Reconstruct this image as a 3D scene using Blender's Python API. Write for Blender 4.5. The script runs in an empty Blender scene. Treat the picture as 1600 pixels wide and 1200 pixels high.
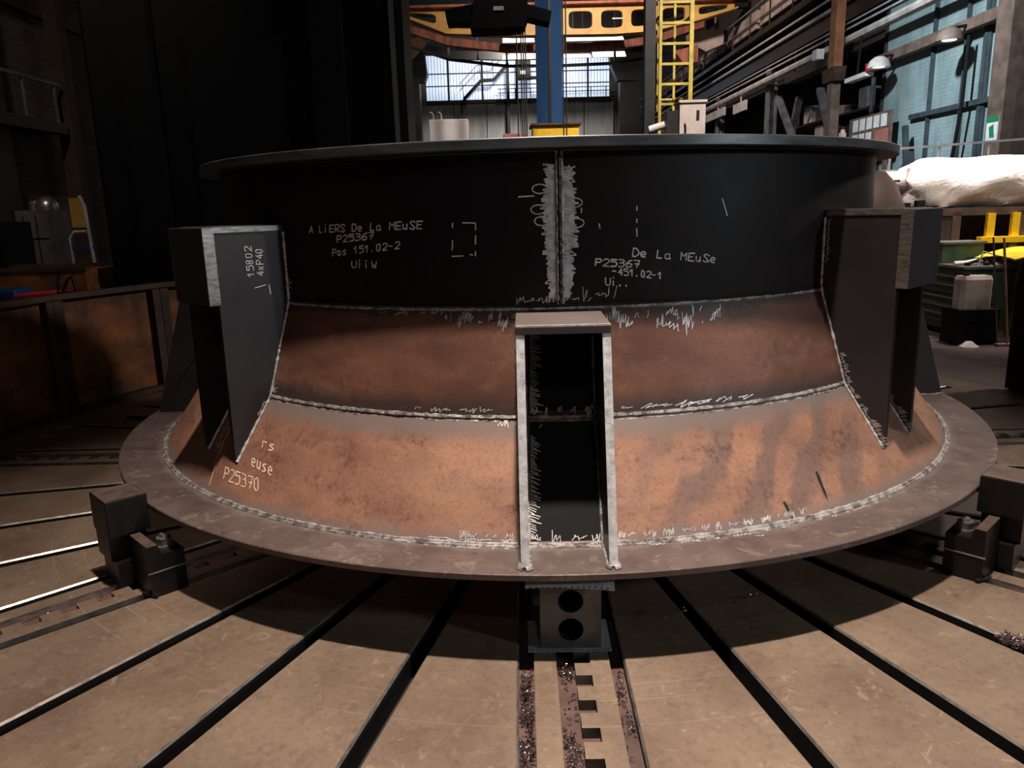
import bpy, bmesh, math, random
from mathutils import Vector, Matrix
R = math.radians; PI = math.pi; cos = math.cos; sin = math.sin
random.seed(7)
SC = bpy.context.scene
COL = SC.collection

# ------------------------------------------------------------------ camera, world, lights, exposure
CX, CY, CH = 0.1142, -4.4667, 1.4
PITCH, ROLL, YAW = 0.2222, -0.0271, -0.0710
cp, sp_ = cos(PITCH), sin(PITCH)
F = Vector((sin(YAW) * cp, cos(YAW) * cp, -sp_)); Rt = Vector((cos(YAW), -sin(YAW), 0)); U = Rt.cross(F)
R2 = Rt * cos(ROLL) + U * sin(ROLL); U2 = -Rt * sin(ROLL) + U * cos(ROLL)
cam = bpy.data.cameras.new('camera'); cam.sensor_width = 36; cam.lens = 1201.5 / 1600 * 36
cam.clip_start = 0.05; cam.clip_end = 300
co = bpy.data.objects.new('camera', cam); COL.objects.link(co)
M = Matrix((R2, U2, -F)).transposed().to_4x4(); M.translation = Vector((CX, CY, CH)); co.matrix_world = M
SC.camera = co
SC.view_settings.view_transform = 'Standard'; SC.view_settings.look = 'None'
SC.view_settings.gamma = 1; SC.view_settings.use_curve_mapping = False; SC.view_settings.exposure = 0.0

HRZ = 0.07546                                  # the hall's long axis against the table
HALL = ((CX, CY, 0), HRZ)
WORLD = ((0, 0, 0), 0)
def RAD(az): return ((0, 0, 0), R(az))
def toworld(fr, p):
    b, a = fr; return Vector((b[0] + p[0] * cos(a) - p[1] * sin(a), b[1] + p[0] * sin(a) + p[1] * cos(a), b[2] + p[2]))

w = bpy.data.worlds.new('hall_air'); SC.world = w; w.use_nodes = True
w.node_tree.nodes['Background'].inputs[0].default_value = (0.75, 0.85, 1, 1)
w.node_tree.nodes['Background'].inputs[1].default_value = 0.004

def lamp(name, pos, target, power, size, color, spread=180):
    l = bpy.data.lights.new(name, 'AREA'); l.shape = 'DISK'; l.size = size; l.energy = power; l.color = color; l.spread = R(spread)
    o = bpy.data.objects.new(name, l); COL.objects.link(o); o.location = pos
    o.rotation_euler = (Vector(target) - Vector(pos)).to_track_quat('-Z', 'Y').to_euler()
    return o
WARM = (1, .86, .76); NEUT = (1, .90, .82); COOL = (.80, .92, 1)
lamp('bay_lamp_table', (0.25, -2.75, 9.7), (0.35, -2.8, 0), 138, .35, WARM, 50)
lamp('fill_lamp_front', (1.2, -9.5, 7.5), (0.3, -1.2, .8), 32, .6, NEUT)  # added fill from behind the camera for the upright faces
lamp('bay_lamp_side', (7.4, -5.6, 3.3), (0.6, -1.9, .7), 19, .5, COOL, 70)
lamp('bay_lamp_right', tuple(toworld(HALL, (7.6, 6.6, 4.9))), tuple(toworld(HALL, (-3.4, 5.2, .8))), 95, .5, WARM, 110)
lamp('fill_lamp_hall', tuple(toworld(HALL, (2.2, 3.0, 9.8))), tuple(toworld(HALL, (2.7, 10.8, 2.2))), 180, .5, NEUT, 47)  # added light for the cabinet and column fronts behind the ring
lamp('fill_lamp_roll', tuple(toworld(HALL, (5.9, 8.0, 8.0))), tuple(toworld(HALL, (6.0, 9.3, 1))), 95, .5, NEUT, 44)  # extra light put in to whiten the wrapped roll
lamp('fill_lamp_teal', tuple(toworld(HALL, (3.0, 12, 8.0))), tuple(toworld(HALL, (9.0, 16.5, 3.2))), 300, .5, COOL, 80)  # unseen light added to brighten the teal wall
lamp('bay_lamp_mid', tuple(toworld(HALL, (2.5, 22, 10.5))), tuple(toworld(HALL, (5.0, 31, 5))), 640, .8, NEUT, 120)
lamp('fill_lamp_far', tuple(toworld(HALL, (1.5, 44, 11.5))), tuple(toworld(HALL, (1.5, 55, 5))), 900, .8, NEUT, 110)  # added so the far cladding is lit, no fixture modelled
lamp('bay_lamp_left', tuple(toworld(HALL, (-4.0, 5.0, 7.0))), tuple(toworld(HALL, (-6.0, 10.5, 2.0))), 13, .4, WARM, 70)

# ------------------------------------------------------------------ materials
def lin(c):
    return tuple(((v / 255) / 12.92 if v / 255 <= .04045 else ((v / 255 + .055) / 1.055) ** 2.4) for v in c[:3]) + (1,)
class NT:
    def __init__(s, name):
        s.m = bpy.data.materials.new(name); s.m.use_nodes = True; s.t = s.m.node_tree; s.b = s.t.nodes['Principled BSDF']
    def n(s, typ, **kw):
        x = s.t.nodes.new(typ)
        for k, v in kw.items(): setattr(x, k, v)
        return x
    def l(s, a, b): s.t.links.new(a, b)
    def val(s, sock, v):
        if hasattr(v, 'is_output'): s.l(v, sock)
        else: sock.default_value = v
    def math(s, op, a, b=0.0, c=0.0):
        x = s.n('ShaderNodeMath', operation=op)
        for i, v in enumerate((a, b, c)): s.val(x.inputs[i], v)
        return x.outputs[0]
    def mix(s, f, a, b):
        x = s.n('ShaderNodeMix', data_type='RGBA'); s.val(x.inputs[0], f); s.val(x.inputs[6], a); s.val(x.inputs[7], b); return x.outputs[2]
    def noise(s, scale, detail=4, vec=None, rough=.6, dist=0):
        x = s.n('ShaderNodeTexNoise'); x.inputs['Scale'].default_value = scale; x.inputs['Detail'].default_value = detail
        x.inputs['Roughness'].default_value = rough; x.inputs['Distortion'].default_value = dist
        s.l(vec if vec is not None else s.obj(), x.inputs['Vector']); return x.outputs['Fac']
    def obj(s):
        if not hasattr(s, '_o'): s._o = s.n('ShaderNodeTexCoord').outputs['Object']
        return s._o
    def xyz(s):
        if not hasattr(s, '_x'):
            x = s.n('ShaderNodeSeparateXYZ'); s.l(s.obj(), x.inputs[0]); s._x = x.outputs
        return s._x
    def scaled(s, v):
        x = s.n('ShaderNodeMapping'); s.l(s.obj(), x.inputs[0]); x.inputs['Scale'].default_value = v; return x.outputs[0]
    def ramp(s, f, lo, hi):
        x = s.n('ShaderNodeMapRange', clamp=True); s.l(f, x.inputs[0]); x.inputs[1].default_value = lo; x.inputs[2].default_value = hi; return x.outputs[0]
    def bump(s, h, st=.3, d=.01):
        x = s.n('ShaderNodeBump'); x.inputs['Strength'].default_value = st; x.inputs['Distance'].default_value = d; s.l(h, x.inputs['Height']); s.l(x.outputs[0], s.b.inputs['Normal'])
    def fin(s, color, rough=.6, metal=0., spec=.5):
        s.val(s.b.inputs['Base Color'], color); s.val(s.b.inputs['Roughness'], rough); s.val(s.b.inputs['Metallic'], metal)
        s.b.inputs['Specular IOR Level'].default_value = spec
        return s.m
def simple(name, c1, c2=None, scale=6, rough=.6, metal=0., lo=.4, hi=.65, bump=0, spec=.5, stretch=None):
    t = NT(name)
    c2 = c2 or tuple(v * .8 for v in c1)
    n = t.noise(scale, 5, t.scaled(stretch) if stretch else None)
    f = t.ramp(n, lo, hi)
    if bump: t.bump(t.noise(scale * 6, 3), bump, .004)
    return t.fin(t.mix(f, lin(c1), lin(c2)), rough, metal, spec)
def emis(name, c, strength, stripes=0):
    t = NT(name); t.fin(lin(c), .4)
    f = t.ramp(t.noise(.6, 3), .3, .7)
    col = t.mix(f, lin(c), lin(tuple(v * .86 for v in c)))
    if stripes:
        wv = t.n('ShaderNodeTexWave', bands_direction='X'); wv.inputs['Scale'].default_value = stripes; t.l(t.obj(), wv.inputs['Vector'])
        col = t.mix(t.ramp(wv.outputs['Fac'], 0, .25), lin(tuple(v * .72 for v in c)), col)
    t.l(col, t.b.inputs['Emission Color']); t.b.inputs['Emission Strength'].default_value = strength
    return t.m
MT = {}
def mk():
    # table: worn brown iron with scribed rings
    t = NT('worn_table_iron'); x, y, z = t.xyz()[:3]
    r = t.math('SQRT', t.math('ADD', t.math('MULTIPLY', x, x), t.math('MULTIPLY', y, y)))
    c = t.mix(t.ramp(t.noise(2.2, 6), .35, .68), lin((128, 110, 92)), lin((102, 83, 70)))
    c = t.mix(t.math('MULTIPLY', t.ramp(t.noise(9, 6, rough=.75), .55, .70), .5), c, lin((72, 54, 44)))
    c = t.mix(t.math('MULTIPLY', t.ramp(t.noise(38, 5, rough=.7), .5, .68), .38), c, lin((78, 60, 50)))
    c = t.mix(t.math('MULTIPLY', t.ramp(t.noise(26, 4, dist=.6), .56, .7), .25), c, lin((150, 134, 116)))
    c = t.mix(t.math('MULTIPLY', t.ramp(t.noise(14, 4, t.scaled((1, 1, 1)), dist=1.5), .62, .7), .35), c, lin((165, 148, 126)))
    m = None
    for r0 in (2.41, 2.485, 2.60):
        k = t.math('LESS_THAN', t.math('ABSOLUTE', t.math('SUBTRACT', r, r0)), .0012)
        m = k if m is None else t.math('MAXIMUM', m, k)
    c = t.mix(t.math('MULTIPLY', t.math('MULTIPLY', m, t.ramp(t.noise(1.6, 3), .42, .6)), .35), c, lin((176, 164, 144)))
    t.bump(t.noise(40, 4), .12, .003)
    MT['table'] = t.fin(c, t.math('MULTIPLY_ADD', t.noise(5, 4), .3, .38), .15, .4)
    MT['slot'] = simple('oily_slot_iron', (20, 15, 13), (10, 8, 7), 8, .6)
    MT['channel'] = simple('rusty_channel_iron', (92, 68, 60), (66, 48, 42), 9, .65)
    MT['bright'] = simple('worn_bright_steel', (205, 198, 190), (150, 142, 134), 25, .32, .85, stretch=(1, 1, 4))
    MT['ground'] = simple('ground_bare_steel', (240, 240, 240), (190, 190, 192), 40, .38, .35, bump=.3)
    # flange
    t = NT('flange_steel'); x, y, z = t.xyz()[:3]
    r = t.math('SQRT', t.math('ADD', t.math('MULTIPLY', x, x), t.math('MULTIPLY', y, y)))
    c = t.mix(t.ramp(t.noise(3.5, 7, rough=.7), .36, .66), lin((106, 91, 86)), lin((78, 64, 60)))
    c = t.mix(t.math('MULTIPLY', t.ramp(t.noise(11, 6, rough=.75, dist=.8), .54, .66), .75), c, lin((138, 122, 110)))
    c = t.mix(t.math('MULTIPLY', t.ramp(t.noise(23, 5), .62, .7), .7), c, lin((60, 48, 48)))
    g = t.ramp(t.math('ADD', r, t.math('MULTIPLY', t.noise(7, 4), .05)), 2.16, 2.125)
    c = t.mix(t.math('MULTIPLY', g, .7), c, lin((122, 112, 106)))
    t.bump(t.noise(60, 4), .2, .003)
    MT['flange'] = t.fin(c, t.math('MULTIPLY_ADD', t.noise(6, 4), .3, .35), .25, .5)
    # rusted cones
    def cone(name, zlo, zhi, ca, cb, edge, stripes, elo=.05, ehi=.085):
        t = NT(name); x, y, z = t.xyz()[:3]
        az = t.math('ARCTAN2', y, x)
        st = t.scaled((1, 1, 2.2))
        c = t.mix(t.ramp(t.noise(2.3, 6, st, .65), .36, .64), lin(ca), lin(cb))
        if stripes:
            ph = t.math('ADD', t.math('ADD', t.math('MULTIPLY', az, 52.), t.math('MULTIPLY', z, -26.)), t.math('MULTIPLY', t.noise(4.5, 6), 8.))
            s_ = t.ramp(t.math('SINE', ph), -.35, .55)
            on = t.math('MULTIPLY', t.ramp(az, -1.45, -1.30), t.ramp(az, -.78, -.92))
            c = t.mix(t.math('MULTIPLY', t.math('MULTIPLY', s_, on), .85), c, lin((122, 98, 88)))
        c = t.mix(t.math('MULTIPLY', t.ramp(t.noise(3.4, 5, st), .52, .72), .5), c, lin((150, 118, 104)))
        c = t.mix(t.math('MULTIPLY', t.math('MULTIPLY', t.ramp(t.noise(4, 5, st), .46, .62), t.ramp(t.noise(34, 5, t.scaled((1, 1, .7)), .75), .48, .60)), .75), c, lin((96, 66, 56)))
        c = t.mix(t.math('MULTIPLY', t.ramp(t.noise(85, 4, None, .7), .5, .68), .42), c, lin((80, 56, 48)))
        nz = t.math('MULTIPLY', t.math('SUBTRACT', t.noise(9, 4), .5), .07)
        zz = t.math('ADD', z, nz)
        e1 = t.ramp(zz, zlo + elo, zlo + elo * .3); e2 = t.ramp(zz, zhi - ehi, zhi - ehi * .45)
        c = t.mix(t.math('MULTIPLY', t.math('MAXIMUM', e1, e2), .92), c, lin(edge))
        t.bump(t.noise(50, 4), .15, .003)
        return t.fin(c, t.math('MULTIPLY_ADD', t.noise(6, 4), .25, .42), .1, .4)
    MT['lcone'] = cone('rusted_cone_plate', .2992, .6765, (172, 128, 102), (134, 96, 80), (122, 108, 102), True)
    MT['mcone'] = cone('dark_rusted_cone_plate', .6765, 1.0613, (124, 84, 66), (94, 62, 50), (62, 50, 46), False, .085, .05)
    # mill scale shell
    t = NT('black_mill_scale'); x, y, z = t.xyz()[:3]
    c = t.mix(t.ramp(t.noise(1.7, 5), .42, .62), lin((24, 23, 24)), lin((36, 25, 23)))
    c = t.mix(t.math('MULTIPLY', t.ramp(t.noise(6, 5, t.scaled((1, 1, .35))), .6, .72), .35), c, lin((58, 54, 52)))
    MT['scale'] = t.fin(c, t.math('MULTIPLY_ADD', t.noise(4, 4), .25, .38), 0, .22)
    t = NT('plate_steel_dark')
    c = t.mix(t.ramp(t.noise(2.5, 5), .4, .65), lin((62, 58, 60)), lin((50, 46, 50)))
    c = t.mix(t.math('MULTIPLY', t.ramp(t.noise(12, 5), .64, .72), .3), c, lin((96, 84, 80)))
    MT['plate'] = t.fin(c, .42, .2)
    MT['topface'] = simple('machined_grey_flange', (92, 98, 102), (64, 68, 72), 5, .38, .45, stretch=(1, 1, 6))
    t = NT('weld_bead_steel'); t.bump(t.noise(90, 3), .8, .006)
    MT['weld'] = t.fin(t.mix(t.ramp(t.noise(30, 4), .4, .62), lin((186, 180, 176)), lin((104, 96, 92))), .4, .35)
    MT['chalk'] = simple('white_chalk', (236, 234, 230), (196, 194, 190), 60, .9)
    MT['chalko'] = simple('peach_chalk', (255, 226, 196), (240, 196, 160), 60, .9)
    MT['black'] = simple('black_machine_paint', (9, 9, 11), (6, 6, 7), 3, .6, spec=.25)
    MT['soot'] = simple('sooty_black_paint', (7, 7, 8), (5, 5, 6), 3, .8, spec=.05)
    MT['dark'] = simple('dark_greased_steel', (30, 27, 26), (19, 17, 17), 10, .45, .3)
    MT['darkbrown'] = simple('dark_brown_steel', (52, 40, 34), (34, 26, 22), 5, .6)
    MT['jaw'] = simple('oiled_jaw_steel', (34, 32, 32), (22, 21, 21), 7, .4, .4)
    MT['jawtop'] = simple('scuffed_jaw_top', (108, 90, 80), (82, 68, 62), 14, .45, .3)
    MT['block'] = simple('grey_cast_steel', (98, 96, 92), (70, 68, 66), 12, .5, .25)
    MT['card'] = simple('grey_packing_sheet', (150, 158, 164), (126, 134, 140), 18, .75)
    MT['rust'] = simple('rusty_panel_steel', (150, 92, 46), (74, 46, 30), 3.2, .7, lo=.38, hi=.62)
    MT['rustdark'] = simple('dark_rusty_frame', (74, 52, 40), (46, 34, 28), 5, .7)
    MT['floor'] = simple('oily_hall_floor', (98, 84, 86), (66, 56, 60), 1.5, .5, bump=.1)
    MT['hallwall'] = simple('sooty_hall_wall', (54, 46, 42), (34, 30, 29), 1.2, .8)
    MT['roof'] = simple('sooty_roof', (40, 37, 38), (26, 25, 26), 1.0, .85)
    def brick(name, a, b, mo):
        t = NT(name); X = t.xyz(); cb = t.n('ShaderNodeCombineXYZ'); t.l(X[1], cb.inputs[0]); t.l(X[2], cb.inputs[1])
        br = t.n('ShaderNodeTexBrick'); t.l(cb.outputs[0], br.inputs['Vector']); br.inputs['Scale'].default_value = 1
        br.inputs['Brick Width'].default_value = .25; br.inputs['Row Height'].default_value = .078; br.inputs['Mortar Size'].default_value = .008
        br.inputs['Color1'].default_value = lin(a); br.inputs['Color2'].default_value = lin(b); br.inputs['Mortar'].default_value = lin(mo)
        c = t.mix(t.math('MULTIPLY', t.ramp(t.noise(.9, 6), .4, .65), .45), br.outputs['Color'], lin(tuple(v * .6 for v in a)))
        c = t.mix(t.math('MULTIPLY', t.ramp(t.noise(1.6, 5, t.scaled((1, 1.6, .22))), .48, .66), .5), c, lin(tuple(v * .55 for v in a)))
        return t.fin(c, .8)
    MT['teal'] = brick('teal_painted_brick', (140, 158, 158), (130, 150, 151), (122, 140, 140))
    MT['brick'] = brick('dim_brick', (112, 92, 82), (86, 72, 66), (70, 64, 60))
    MT['steelpost'] = simple('dark_blue_steel_post', (58, 68, 72), (40, 48, 52), 4, .6)
    MT['brownpost'] = simple('brown_painted_steel', (112, 92, 82), (84, 68, 60), 4, .6)
    MT['orange'] = simple('orange_primer_steel', (150, 96, 62), (116, 74, 50), 4, .6)
    MT['yellow'] = simple('yellow_crane_paint', (196, 150, 76), (172, 128, 60), 2, .55)
    MT['yellowb'] = simple('bright_yellow_paint', (222, 178, 20), (190, 148, 22), 4, .5)
    MT['ladder'] = simple('ladder_yellow_paint', (160, 142, 54), (124, 108, 44), 6, .5)
    MT['rustbeam'] = simple('rust_red_beam', (168, 96, 70), (112, 62, 52), 1.2, .7, stretch=(4, 1, 1))
    MT['blue'] = simple('blue_column_paint', (44, 78, 120), (34, 60, 96), 3, .5, stretch=(1, 1, .2))
    MT['white'] = simple('white_cabinet_paint', (236, 226, 222), (222, 212, 208), 3, .5)
    MT['pink'] = simple('faded_red_crate', (176, 108, 98), (150, 92, 84), 5, .7)
    MT['lamp'] = emis('lamp_glow', (255, 244, 232), 2.2)
    MT['window'] = emis('daylit_window', (198, 216, 244), .95, 3.2)
    MT['smallglow'] = emis('lamp_inner_glow', (255, 250, 240), 1.3)
    MT['greypanel'] = simple('grey_gate_cladding', (118, 120, 120), (92, 96, 98), .8, .6, stretch=(3, 1, .3))
    MT['palecl'] = simple('pale_pink_cladding', (176, 152, 140), (130, 112, 106), 1.5, .7)
    MT['pipe'] = simple('pale_lagged_pipe', (206, 196, 190), (164, 156, 152), 3, .5)
    MT['thin'] = simple('bright_conductor_rail', (214, 208, 208), (180, 174, 176), 3, .4, .2)
    MT['greysteel'] = simple('grey_steel_member', (108, 106, 108), (76, 74, 78), 3, .55)
    MT['cabgrey'] = simple('beige_grey_cabinet', (160, 146, 138), (136, 124, 118), 4, .55)
    MT['green'] = simple('dark_green_cabinet', (58, 84, 62), (42, 62, 46), 5, .5)
    t = NT('white_plastic_wrap'); t.bump(t.noise(5, 5, t.scaled((.6, 1, 1)), .6, 1.2), .7, .04)
    MT['wrap'] = t.fin(t.mix(t.ramp(t.noise(3, 4), .4, .7), lin((240, 232, 230)), lin((214, 204, 204))), .3, 0, .6)
    MT['canister'] = simple('milky_plastic', (196, 182, 174), (150, 132, 122), 5, .5)
    MT['paper'] = simple('white_paper', (226, 222, 220), (204, 200, 198), 8, .8)
    MT['red'] = simple('red_lid_paint', (214, 34, 66), (180, 26, 50), 5, .35)
    MT['bluebox'] = simple('blue_plastic', (24, 70, 130), (18, 52, 100), 5, .5)
    MT['clothy'] = simple('yellow_cloth', (236, 206, 40), (206, 172, 30), 6, .8, bump=.4)
    MT['tub'] = simple('grey_tub_plastic', (112, 104, 104), (84, 78, 78), 5, .55)
    MT['wood'] = simple('worn_wood', (170, 134, 108), (140, 106, 84), 8, .6)
    MT['swarf'] = simple('steel_swarf', (150, 132, 134), (84, 62, 62), 30, .28, .85)
    MT['signgreen'] = simple('sign_green', (34, 130, 84), (28, 112, 72), 8, .5)
    MT['leaf'] = simple('dry_yellow_scrap', (206, 132, 52), (170, 100, 40), 12, .8)
mk()

# ------------------------------------------------------------------ builders
ORI = {}
class MB:
    def __init__(s, tf=None): s.v = []; s.f = []; s.fm = []; s.tf = tf; s.sm = []
    def add(s, vs, fs, mi=0, smooth=False):
        b = len(s.v); s.v += [tuple(s.tf(p)) if s.tf else tuple(p) for p in vs]
        for i, f in enumerate(fs):
            s.f.append([b + k for k in f]); s.fm.append(mi[i] if isinstance(mi, list) else mi); s.sm.append(smooth)
        return s
    def box(s, x0, x1, y0, y1, z0, z1, mi=0, c=0.0):
        if c <= 0:
            return s.add([(x, y, z) for z in (z0, z1) for y in (y0, y1) for x in (x0, x1)],
                         [(0, 2, 3, 1), (4, 5, 7, 6), (0, 1, 5, 4), (2, 6, 7, 3), (0, 4, 6, 2), (1, 3, 7, 5)], mi)
        poly = [(x0 + c, y0), (x1 - c, y0), (x1, y0 + c), (x1, y1 - c), (x1 - c, y1), (x0 + c, y1), (x0, y1 - c), (x0, y0 + c)]
        inn = [(min(max(a, x0 + c), x1 - c), min(max(b, y0 + c), y1 - c)) for a, b in poly]
        vs = [(a, b, z0) for a, b in poly] + [(a, b, z1 - c) for a, b in poly] + [(a * .999999 + 0 if False else a, b, z1) for a, b in [((p[0] * 1 + q[0]) / 2, (p[1] + q[1]) / 2) for p, q in zip(poly, inn)]]
        n = 8; fs = [tuple(range(n - 1, -1, -1)), tuple(range(2 * n, 3 * n))]
        for k in (0, 1):
            for i in range(n): j = (i + 1) % n; fs.append((k * n + i, k * n + j, (k + 1) * n + j, (k + 1) * n + i))
        return s.add(vs, fs, mi)
    def prism(s, poly, fn, lo, hi, mcap=0, mside=0):
        n = len(poly); vs = [fn(a, b, lo) for a, b in poly] + [fn(a, b, hi) for a, b in poly]
        fs = [tuple(range(n - 1, -1, -1)), tuple(range(n, 2 * n))] + [(i, (i + 1) % n, n + (i + 1) % n, n + i) for i in range(n)]
        ms = list(mside) if isinstance(mside, (list, tuple)) else [mside] * n
        return s.add(vs, fs, [mcap, mcap] + ms)
    def lathe(s, prof, n=96, a0=0.0, a1=2 * PI, closed=True, c=(0, 0, 0), mi=0, smooth=True):
        full = abs(a1 - a0 - 2 * PI) < 1e-6; m = n if full else n + 1; k = len(prof); vs = []
        for i in range(m):
            a = a0 + (a1 - a0) * i / n
            vs += [(c[0] + r * cos(a), c[1] + r * sin(a), c[2] + z) for r, z in prof]
        fs = []
        for i in range(n):
            j = (i + 1) % m
            for p in range(k if closed else k - 1):
                q = (p + 1) % k; fs.append((i * k + p, j * k + p, j * k + q, i * k + q))
        return s.add(vs, fs, mi, smooth)
    def tube(s, pts, r, n=8, closed=False, mi=0, cap=True, rf=None):
        pts = [Vector(p) for p in pts]; m = len(pts); vs = []; up = None
        for i, p in enumerate(pts):
            a = pts[(i - 1) % m] if closed or i > 0 else p; b = pts[(i + 1) % m] if closed or i < m - 1 else p
            t = (b - a).normalized() if (b - a).length > 1e-9 else Vector((0, 0, 1))
            if up is None: up = Vector((0, 0, 1)) if abs(t.z) < .9 else Vector((1, 0, 0))
            x = t.cross(up); x = x.normalized() if x.length > 1e-6 else Vector((1, 0, 0)); y = x.cross(t).normalized(); up = y
            rr = r * (rf(i) if rf else 1)
            vs += [tuple(p + x * rr * cos(2 * PI * k / n) + y * rr * sin(2 * PI * k / n)) for k in range(n)]
        fs = []
        for i in range(m if closed else m - 1):
            j = (i + 1) % m
            for k in range(n): l = (k + 1) % n; fs.append((i * n + k, i * n + l, j * n + l, j * n + k))
        if cap and not closed: fs += [tuple(range(n - 1, -1, -1)), tuple((m - 1) * n + k for k in range(n))]
        return s.add(vs, fs, mi, True)
    def cyl(s, c, r, h, n=24, r2=None, mi=0):
        r2 = r if r2 is None else r2; x, y, z = c
        vs = [(x + r * cos(2 * PI * k / n), y + r * sin(2 * PI * k / n), z) for k in range(n)] + [(x + r2 * cos(2 * PI * k / n), y + r2 * sin(2 * PI * k / n), z + h) for k in range(n)]
        fs = [tuple(range(n - 1, -1, -1)), tuple(range(n, 2 * n))] + [(k, (k + 1) % n, n + (k + 1) % n, n + k) for k in range(n)]
        return s.add(vs, fs, mi)
    def bar(s, a, b, w_, h_=None, mi=0):
        a, b = Vector(a), Vector(b); h_ = h_ or w_; t = (b - a).normalized(); up = Vector((0, 0, 1)) if abs(t.z) < .95 else Vector((0, 1, 0))
        x = t.cross(up).normalized() * w_ / 2; y = x.cross(t).normalized() * h_ / 2
        vs = [tuple(p + i * x + j * y) for p in (a, b) for i, j in ((-1, -1), (1, -1), (1, 1), (-1, 1))]
        return s.add(vs, [(3, 2, 1, 0), (4, 5, 6, 7), (0, 1, 5, 4), (1, 2, 6, 5), (2, 3, 7, 6), (3, 0, 4, 7)], mi)
    def holed(s, quad, sx, sy, fn, lo, hi, pw=2.0, n=32, mi=0, mh=0):
        """a plate cell (four corners a,b) with a rounded hole, lo..hi thick"""
        def bil(u, v):
            (a, b), (c, d), (e, f), (g, h) = quad; u = (u + 1) / 2; v = (v + 1) / 2
            return ((a * (1 - u) + c * u) * (1 - v) + (g * (1 - u) + e * u) * v, (b * (1 - u) + d * u) * (1 - v) + (h * (1 - u) + f * u) * v)
        inn = []; out = []
        for k in range(n):
            a = 2 * PI * (k + .5) / n; c, d = cos(a), sin(a); q = max(abs(c), abs(d)); out.append(bil(c / q, d / q))
            e = (abs(c) ** pw + abs(d) ** pw) ** (-1 / pw); inn.append(bil(c * e * sx, d * e * sy))
        # corners of the cell, so that the outline stays square
        vs = [fn(*p, lo) for p in inn] + [fn(*p, lo) for p in out] + [fn(*p, hi) for p in inn] + [fn(*p, hi) for p in out]
        fs = []; ms = []
        for k in range(n):
            j = (k + 1) % n
            fs += [(k, j, n + j, n + k), (2 * n + k, 3 * n + k, 3 * n + j, 2 * n + j), (k, 2 * n + k, 2 * n + j, j), (n + k, n + j, 3 * n + j, 3 * n + k)]; ms += [mi, mi, mh, mi]
        b = len(s.v); s.add(vs, fs, ms)
        for a in (PI / 4, 3 * PI / 4, 5 * PI / 4, 7 * PI / 4):
            c = bil(1 if cos(a) > 0 else -1, 1 if sin(a) > 0 else -1); k = int(round(a / (2 * PI / n) - .5)) % n
            ks = [int(a / (2 * PI / n) - .5) % n, (int(a / (2 * PI / n) - .5) + 1) % n]
            s.add([fn(*out[ks[0]], lo), fn(*c, lo), fn(*out[ks[1]], lo), fn(*out[ks[0]], hi), fn(*c, hi), fn(*out[ks[1]], hi)], [(0, 1, 2), (3, 5, 4), (0, 3, 4, 1), (1, 4, 5, 2)], mi)
        return s
    def build(s, name, mats, parent=None, frame=WORLD):
        o_ = ORI.get(parent.name, (0, 0, 0)) if parent else (0, 0, 0)
        me = bpy.data.meshes.new(name); me.from_pydata([(a - o_[0], b - o_[1], c - o_[2]) for a, b, c in s.v], [], s.f)
        for m in (mats if isinstance(mats, (list, tuple)) else [mats]): me.materials.append(MT[m])
        for p, mi, sm in zip(me.polygons, s.fm, s.sm): p.material_index = mi; p.use_smooth = sm
        bm = bmesh.new(); bm.from_mesh(me); bmesh.ops.recalc_face_normals(bm, faces=bm.faces); bm.to_mesh(me); bm.free()
        if any(s.sm):
            try: me.set_sharp_from_angle(angle=R(40))
            except Exception: pass
        o = bpy.data.objects.new(name, me); COL.objects.link(o)
        if parent: o.parent = parent; ORI[o.name] = o_
        else: o.location = frame[0]; o.rotation_euler = (0, 0, frame[1])
        return o
def tag(o, label=None, cat=None, group=None, kind=None):
    for k, v in (('label', label), ('category', cat), ('group', group), ('kind', kind)):
        if v: o[k] = v
    return o
def thing(name, label, cat, frame=HALL, at=(0, 0, 0), group=None):
    o = bpy.data.objects.new(name, None); COL.objects.link(o); o.empty_display_size = .1
    o.location = toworld(frame, at); o.rotation_euler = (0, 0, frame[1]); ORI[o.name] = at
    return tag(o, label, cat, group)
def solo(mb, name, mats, label, cat, frame=HALL, at=(0, 0, 0), group=None, kind=None):
    me = mb; tmp = thing(name + '_t', None, None, frame, at); o = me.build(name, mats, tmp); o.parent = None
    o.location = tmp.location.copy(); o.rotation_euler = tmp.rotation_euler.copy(); bpy.data.objects.remove(tmp)
    return tag(o, label, cat, group, kind)
def struct(mb, name, mats, frame=HALL): return tag(mb.build(name, mats, None, frame), kind='structure')
XYc = lambda a, b, c: (a, b, c)            # polygon in plan, extruded up
XZc = lambda a, b, c: (a, c, b)            # polygon seen from the front, extruded back
YZc = lambda a, b, c: (c, a, b)            # polygon seen from the side

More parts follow.
